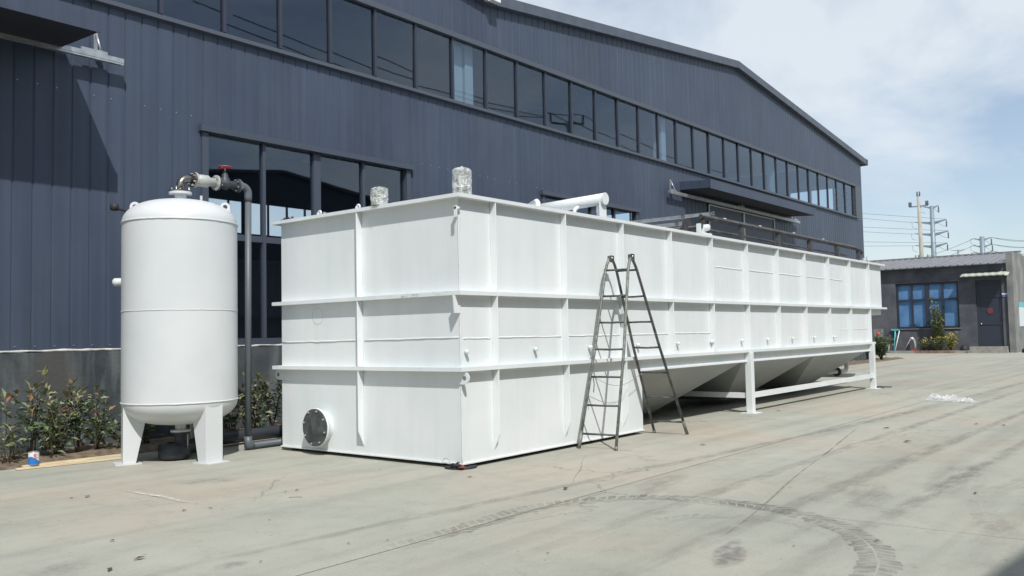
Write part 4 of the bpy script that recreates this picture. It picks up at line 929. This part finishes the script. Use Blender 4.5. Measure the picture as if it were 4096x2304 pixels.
# door, awning, steps, plaque, poster
dr = MB().box(SX + .1, SX + .16, 2.43, 3.75, .37, 4.19).build('door', 'door_paint', sh)
e = MB(); e.box(SX + .07, SX + .099, 2.43, 2.55, .37, 4.19); e.box(SX + .07, SX + .099, 3.63, 3.75, .37, 4.19)
for z_ in (.37, 1.62, 3.2, 4.07): e.box(SX + .07, SX + .099, 2.551, 3.629, z_, z_ + .12)
e.build('door_frame', 'frame_dark', dr); MB().lathe((SX + .05, 3.55, 1.68), [(0, -.04), (.04, -.03), (.04, .02), (.02, .05)], 10, 'x').build('door_knob', 'bolt_zinc', dr)
MB().prism([(SX + .068, 3.06 + .17 * math.cos(math.pi * k / 4), 2.42 + .19 * math.sin(math.pi * k / 4)) for k in range(8)], (.004, 0, 0)).build('red_paper', 'red_dull', dr)
aw = MB(); kk = 14
for i in range(kk):
    ya, yb = 1.95 + 2.45 * i / kk, 1.95 + 2.45 * (i + 1) / kk; za, zb = (.025 if i % 2 else 0), (0 if i % 2 else .025)
    aw.add([(SX - .75, ya, 4.40 + za), (SX - .75, yb, 4.40 + zb), (SX - .122 if yb < 2.15 else SX - .002, yb, 4.60 + zb), (SX - .122 if yb < 2.15 else SX - .002, ya, 4.60 + za)], [(0, 1, 2, 3)])
awo = aw.build('door_awning', 'awning_sheet', sh); md = awo.modifiers.new('solid', 'SOLIDIFY'); md.thickness = .05
st_ = MB().box(SX - .75, SX - .002, 2.19, 4.2, 0, .18).box(SX - .4, SX - .002, 2.21, 4.15, .181, .365).build('door_step', 'step_concrete', sh)
sg = MB().box(SX - .03, SX - .004, 2.13, 2.41, 3.32, 3.40).build('door_plaque', 'sign_white', sh); MB().box(SX - .03, SX - .004, 2.13, 2.41, 3.17, 3.318).build('plaque_blue', 'sign_blue', sg)
gl_ = MB()
for k in range(3):
    yc = 2.34 - k * .07
    for a_, b_, c_, d_ in ((-.02, .02, .02, .026), (-.02, .02, -.002, .004), (-.003, .003, -.035, .035), (-.02, .02, -.03, -.024)): gl_.box(SX - .034, SX - .031, yc + a_, yc + b_, 3.243 + c_, 3.243 + d_)
gl_.build('plaque_characters', 'sign_white', sg)
MB().box(50.25, 52.0, 1.77, 1.797, 1.48, 2.6).build('notice_board', 'poster_white', sh); MB().box(50.25, 52.0, 1.77, 1.797, 2.602, 2.9).build('notice_head', 'poster_teal', sh)
kb = MB().box(48.45, SX - .003, 4.25, 12, -.02, .14).build('kerb', 'step_concrete'); struct(kb)
# tools, hose, planter, pot plant
def tool(name, y_, hgt, lean, m1, label, headw=.0, headm=None):
    t = tag(empty(name, (48.55, y_, .14)), label, 'tool')
    MB().tube([(48.55, y_, .142), (48.93, y_ + lean, .14 + hgt)], .028, 7).build('handle', m1, t)
    if headw: MB().box(48.86, 48.97, y_ + lean - headw, y_ + lean + headw, .14 + hgt - .05, .14 + hgt + .06).tube([(48.9, y_ + lean, .14 + hgt - .05), (48.87, y_ + lean - .04, hgt - .4)], .04, 8).build('head', headm, t)
tool('floor_squeegee', 8.30, 1.28, .0, 'aqua', 'turquoise squeegee leaning against the shed wall left of the window', .22, 'aqua')
tool('broom_stick', 8.25, 1.22, -.2, 'sign_white', 'pale slanted stick leaning right of the turquoise squeegee')
tool('mop_stick', 8.62, .95, .0, 'sign_white', 'short pale upright stick left of the turquoise squeegee')
bgk = tag(MB().lathe((48.8, 8.62, .5), [(.02, .0), (.12, .05), (.14, .3), (.1, .62), (.02, .68)], 10).build('black_bag', 'black_rubber'), 'black bag hanging on the shed wall behind the short stick', 'bag')
hs = tag(empty('corrugated_hose', (48.7, 7.2, .14)), 'ribbed grey hose with white elbow standing by the shed wall', 'hose')
MB().tube([(48.6, 7.12, .16), (48.62, 7.10, .5), (48.7, 7.16, .75), (48.74, 7.24, .84)], [.05, .06, .06, .06], 10).build('hose_body', 'pole_concrete', hs)
MB().tube([(48.74, 7.22, .82), (48.76, 7.30, .90), (48.8, 7.4, .86)], .075, 10).build('hose_elbow', 'sign_white', hs); MB().box(48.5, 48.66, 7.05, 7.28, .141, .21).build('hose_base', 'can_red', hs)
MB().tube([(48.75, 7.38, .85), (48.6, 7.75, .16)], .025, 6).build('hose_wire', 'pole_concrete', hs)
pb = tag(MB().box(48.05, 48.44, 4.85, 6.95, 0, .17).build('brick_planter', 'planter'), 'low reddish brick planter in front of the shed window', 'planter')
shrub('yellow_shrub', (48.25, 5.05, .15), 1.05, 26, .55, 'shrub with yellow flowers at the right end of the brick planter', leaf=.13, per=18, mats=('leaf_olive', 'leaf_yellow', 'leaf_yellow'))
shrub('yellow_shrub', (48.25, 5.75, .15), 0.85, 26, .6, 'dull green shrub in the middle of the brick planter', leaf=.13, per=18, mats=('leaf_green', 'leaf_olive', 'leaf_yellow'))
shrub('yellow_shrub', (48.25, 6.5, .15), 0.7, 20, .5, 'low shrub with a few yellow flowers at the left end of the brick planter', leaf=.13, per=16, mats=('leaf_green', 'leaf_olive', 'leaf_yellow'))
shrub('slender_plant', (48.6, 5.72, .14), 3.1, 14, .62, 'tall slender green plant growing in front of the blue shed window', 'plant', leaf=.16, per=26, mats=('leaf_green', 'leaf_olive', 'leaf_olive'), olive=.5)
tag(MB().lathe((48.75, 4.45, .0), [(.02, .001), (.22, .01), (.24, .22), (.16, .42), (.03, .46)], 9).build('rubbish_bag', 'black_rubber'), 'black rubbish bag on the ground beside the shed door step', 'bag')
tag(MB().lathe((48.7, 1.35, .0), [(.02, .001), (.16, .01), (.18, .14), (.1, .24), (.02, .26)], 9).build('rubbish_bag', 'black_rubber'), 'small dark bag at the foot of the shed side wall', 'bag')
acx = tag(empty('meter_box', (46.2, 8.55, 0)), 'pale box with a red mark on a post behind the far tank end', 'box')
MB().box(46.1, 46.5, 8.3, 8.75, .95, 1.5).build('box_body', 'shed_render_pale', acx); MB().lathe((46.098, 8.5, 1.2), [(.0, -.004), (.1, -.002), (.1, .001)], 12, 'x').build('red_mark', 'can_red', acx); MB().box(46.2, 46.3, 8.45, 8.55, 0, .949).build('post', 'dark_steel', acx)

# ------------------------------------------------------------------ power poles and lines
def insulator(mb, p, h, r):
    p = Vector(p); mb.lathe(p, [(.02, 0), (r, .02 * h), (r * .6, .2 * h), (r, .35 * h), (r * .6, .5 * h), (r, .65 * h), (r * .5, .85 * h), (.02, h)], 8)
p1 = tag(empty('concrete_pole', (75, 12.85, 0)), 'tan concrete power pole with a single crossarm, tallest above the shed', 'power pole')
MB().tube([(75, 12.80, 0), (75, 12.91, 13.1)], [.24, .14], 14).build('pole_shaft', 'pole_concrete', p1)
a1 = MB().box(74.9, 75.0, 12.13, 13.72, 12.18, 12.28).build('crossarm', 'pole_steel', p1)
ii = MB()
for yy in (12.16, 12.3, 13.55, 13.69): insulator(ii, (74.95, yy, 12.28), .42, .09)
ii.build('insulator', 'porcelain', p1); i2 = MB(); i2.box(74.95, 75.05, 12.78, 13.04, 13.1, 13.16)
for yy in (12.81, 13.01): insulator(i2, (75, yy, 13.16), .42, .08)
i2.build('insulator', 'porcelain', p1); i3 = MB(); i3.box(74.9, 75.0, 11.9, 13.4, 7.55, 7.65)
for yy in (11.95, 12.35, 13.1, 13.35): insulator(i3, (74.95, yy, 7.65), .3, .08)
i3.build('lower_crossarm', 'pole_steel', p1)
def tower(name, x_, yc, top, r0, r1, arms, label, strings):
    t = tag(empty(name, (x_, yc, 0)), label, 'power pole'); MB().tube([(x_, yc, 0), (x_, yc, top)], [r0, r1], 12).build('pole_shaft', 'pole_steel', t)
    for (ya, yb, z_, hgt) in arms:
        m_ = MB()
        for ye in (ya, yb):
            s_ = 1 if ye > yc else -1
            m_.hexa([(x_ - .1, yc + s_ * r1 * .6, z_ - hgt), (x_ + .1, yc + s_ * r1 * .6, z_ - hgt), (x_ + .05, ye, z_ + .12), (x_ - .05, ye, z_ + .12), (x_ - .1, yc + s_ * r1 * .6, z_ + .02), (x_ + .1, yc + s_ * r1 * .6, z_ + .02), (x_ + .05, ye, z_ + .2), (x_ - .05, ye, z_ + .2)])
        ao = m_.build('crossarm', 'pole_steel', t)
        if strings:
            q_ = MB(); insulator(q_, (x_ - .1, ya, z_ - .75), .85, .10); q_.tube([(x_ - .1, ya, z_ - .75), (x_ - .1, (ya * 2 + yc) / 3, z_ - .5), (x_ - .1, ya * .3 + yc * .7, z_ - .1)], .018, 4); q_.tube([(x_ - .1, yb - .3, z_ + .15), (x_ - .1, yb + .35, z_ + .1), (x_ - .1, yb + .3, z_ - .5), (x_ - .1, yb - .2, z_ - .7)], .02, 4); q_.build('insulator_string', 'porcelain', ao)
    return t
tower('steel_pole', 110, 19.87, 16.6, .42, .24, [(19.08, 20.83, 16.45, .2), (18.25, 21.9, 14.6, .35), (18.1, 22.0, 13.15, .35), (18.25, 21.95, 11.65, .35)], 'grey tapered steel pole with four pairs of arms right of the concrete pole', True)
tower('steel_pole', 120, 16.25, 13.2, .36, .30, [(15.15, 17.25, 12.85, .2), (15.07, 17.3, 11.95, .2), (15.15, 17.24, 11.03, .2)], 'squat grey steel pole with three level crossarms near the right edge', True)
tower('steel_pole', 165, 28.4, 15.3, .2, .14, [(27.4, 29.6, 15.1, .1), (26.6, 30.2, 13.9, .1)], 'small distant pole between the two steel poles above the shed roof', False)
def wire(a_, b_, sag, label, r=.018):
    a_, b_ = Vector(a_), Vector(b_); k = 18
    tag(MB().tube([a_.lerp(b_, i / k) - Vector((0, 0, sag * 4 * (i / k) * (1 - i / k))) for i in range(k + 1)], r, 4).build('power_line', 'cable'), label, 'power line', 'overhead power lines')
names_ = ['highest', 'second', 'third', 'fourth', 'fifth', 'lowest']
for k, (ye, ze, B_) in enumerate(((18.3, 14.8, (60, 13.238, 10.252)), (22.2, 14.75, (60, 13.253, 9.883)), (18.15, 13.35, (60, 13.28, 9.227)), (22.3, 13.3, (60, 13.295, 8.876)), (18.3, 11.85, (60, 13.326, 8.115)), (22.2, 11.8, (60, 13.339, 7.793)))):
    d = Vector(B_) - CAMP; f = (ze + .2 - CAMP.z) / d.z; Q = CAMP + d * f; A_ = Vector((110, ye, ze)); E_ = A_ + (Q - A_) * 3
    wire(A_, E_, .12, names_[k] + ' of the six thin lines between warehouse corner and the steel pole')
for k, (z_, y_) in enumerate(((13.0, 17.25), (12.1, 17.3), (11.2, 17.24))):
    wire((120, y_, z_), (112, 24.5, z_ - 3.2), .3, ('top', 'middle', 'bottom')[k] + ' line sloping down left from the squat pole', .024)
    wire((120, 15.1, z_), (135, 8.0, z_ + .6), .5, ('top', 'middle', 'bottom')[k] + ' near line running off right from the squat pole', .024)
    wire((120, 15.1, z_), (150, 10.5, z_ + 2.6), .9, ('top', 'middle', 'bottom')[k] + ' far line running off right from the squat pole', .024)

# pole across the yard whose mirror image shows in the strip window
K = 39.48 / 29.48
def fx(x_): return -7.83 + (x_ + 7.83) * K
def fz(z_): return 1.58 + (z_ - 1.58) * K
rp = tag(empty('yard_pole', (fx(35.15), -20, 0)), 'power pole mirrored as a dark outline in the warehouse strip window', 'power pole')
MB().tube([(fx(35.15), -20, 0), (fx(35.15), -20, fz(14.1))], [.2, .13], 12).build('pole_shaft', 'pole_steel', rp)
MB().tube([(fx(33.7), -20.1, fz(13.8)), (fx(36.65), -20.1, fz(14.1))], .09, 6).build('crossarm', 'porcelain', rp)
for x_, z_ in ((33.6, 13.85), (36.6, 14.15)):
    q_ = MB(); insulator(q_, (fx(x_), -20.1, fz(z_)), .75, .12); q_.build('insulator', 'porcelain', rp)
for P_, lb in (([(12, 14.6), (19.56, 14.02), (22.14, 13.77), (27.5, 13.87), (32.7, 14.22), (36.6, 14.67), (38.2, 14.48), (43.3, 14.15), (46, 13.88), (56, 13.9)], 'upper dark wire mirrored across the strip window'), ([(10, 14.3), (20, 13.5), (27.3, 13.6), (30.1, 13.8), (33.6, 14.35), (38, 13.8), (44, 13.3), (56, 13.2)], 'lower dark wire mirrored across the strip window')):
    tag(MB().tube([(fx(a_), -20.1, fz(b_)) for a_, b_ in P_], .035, 5).build('power_line', 'cable'), lb, 'power line', 'overhead power lines')
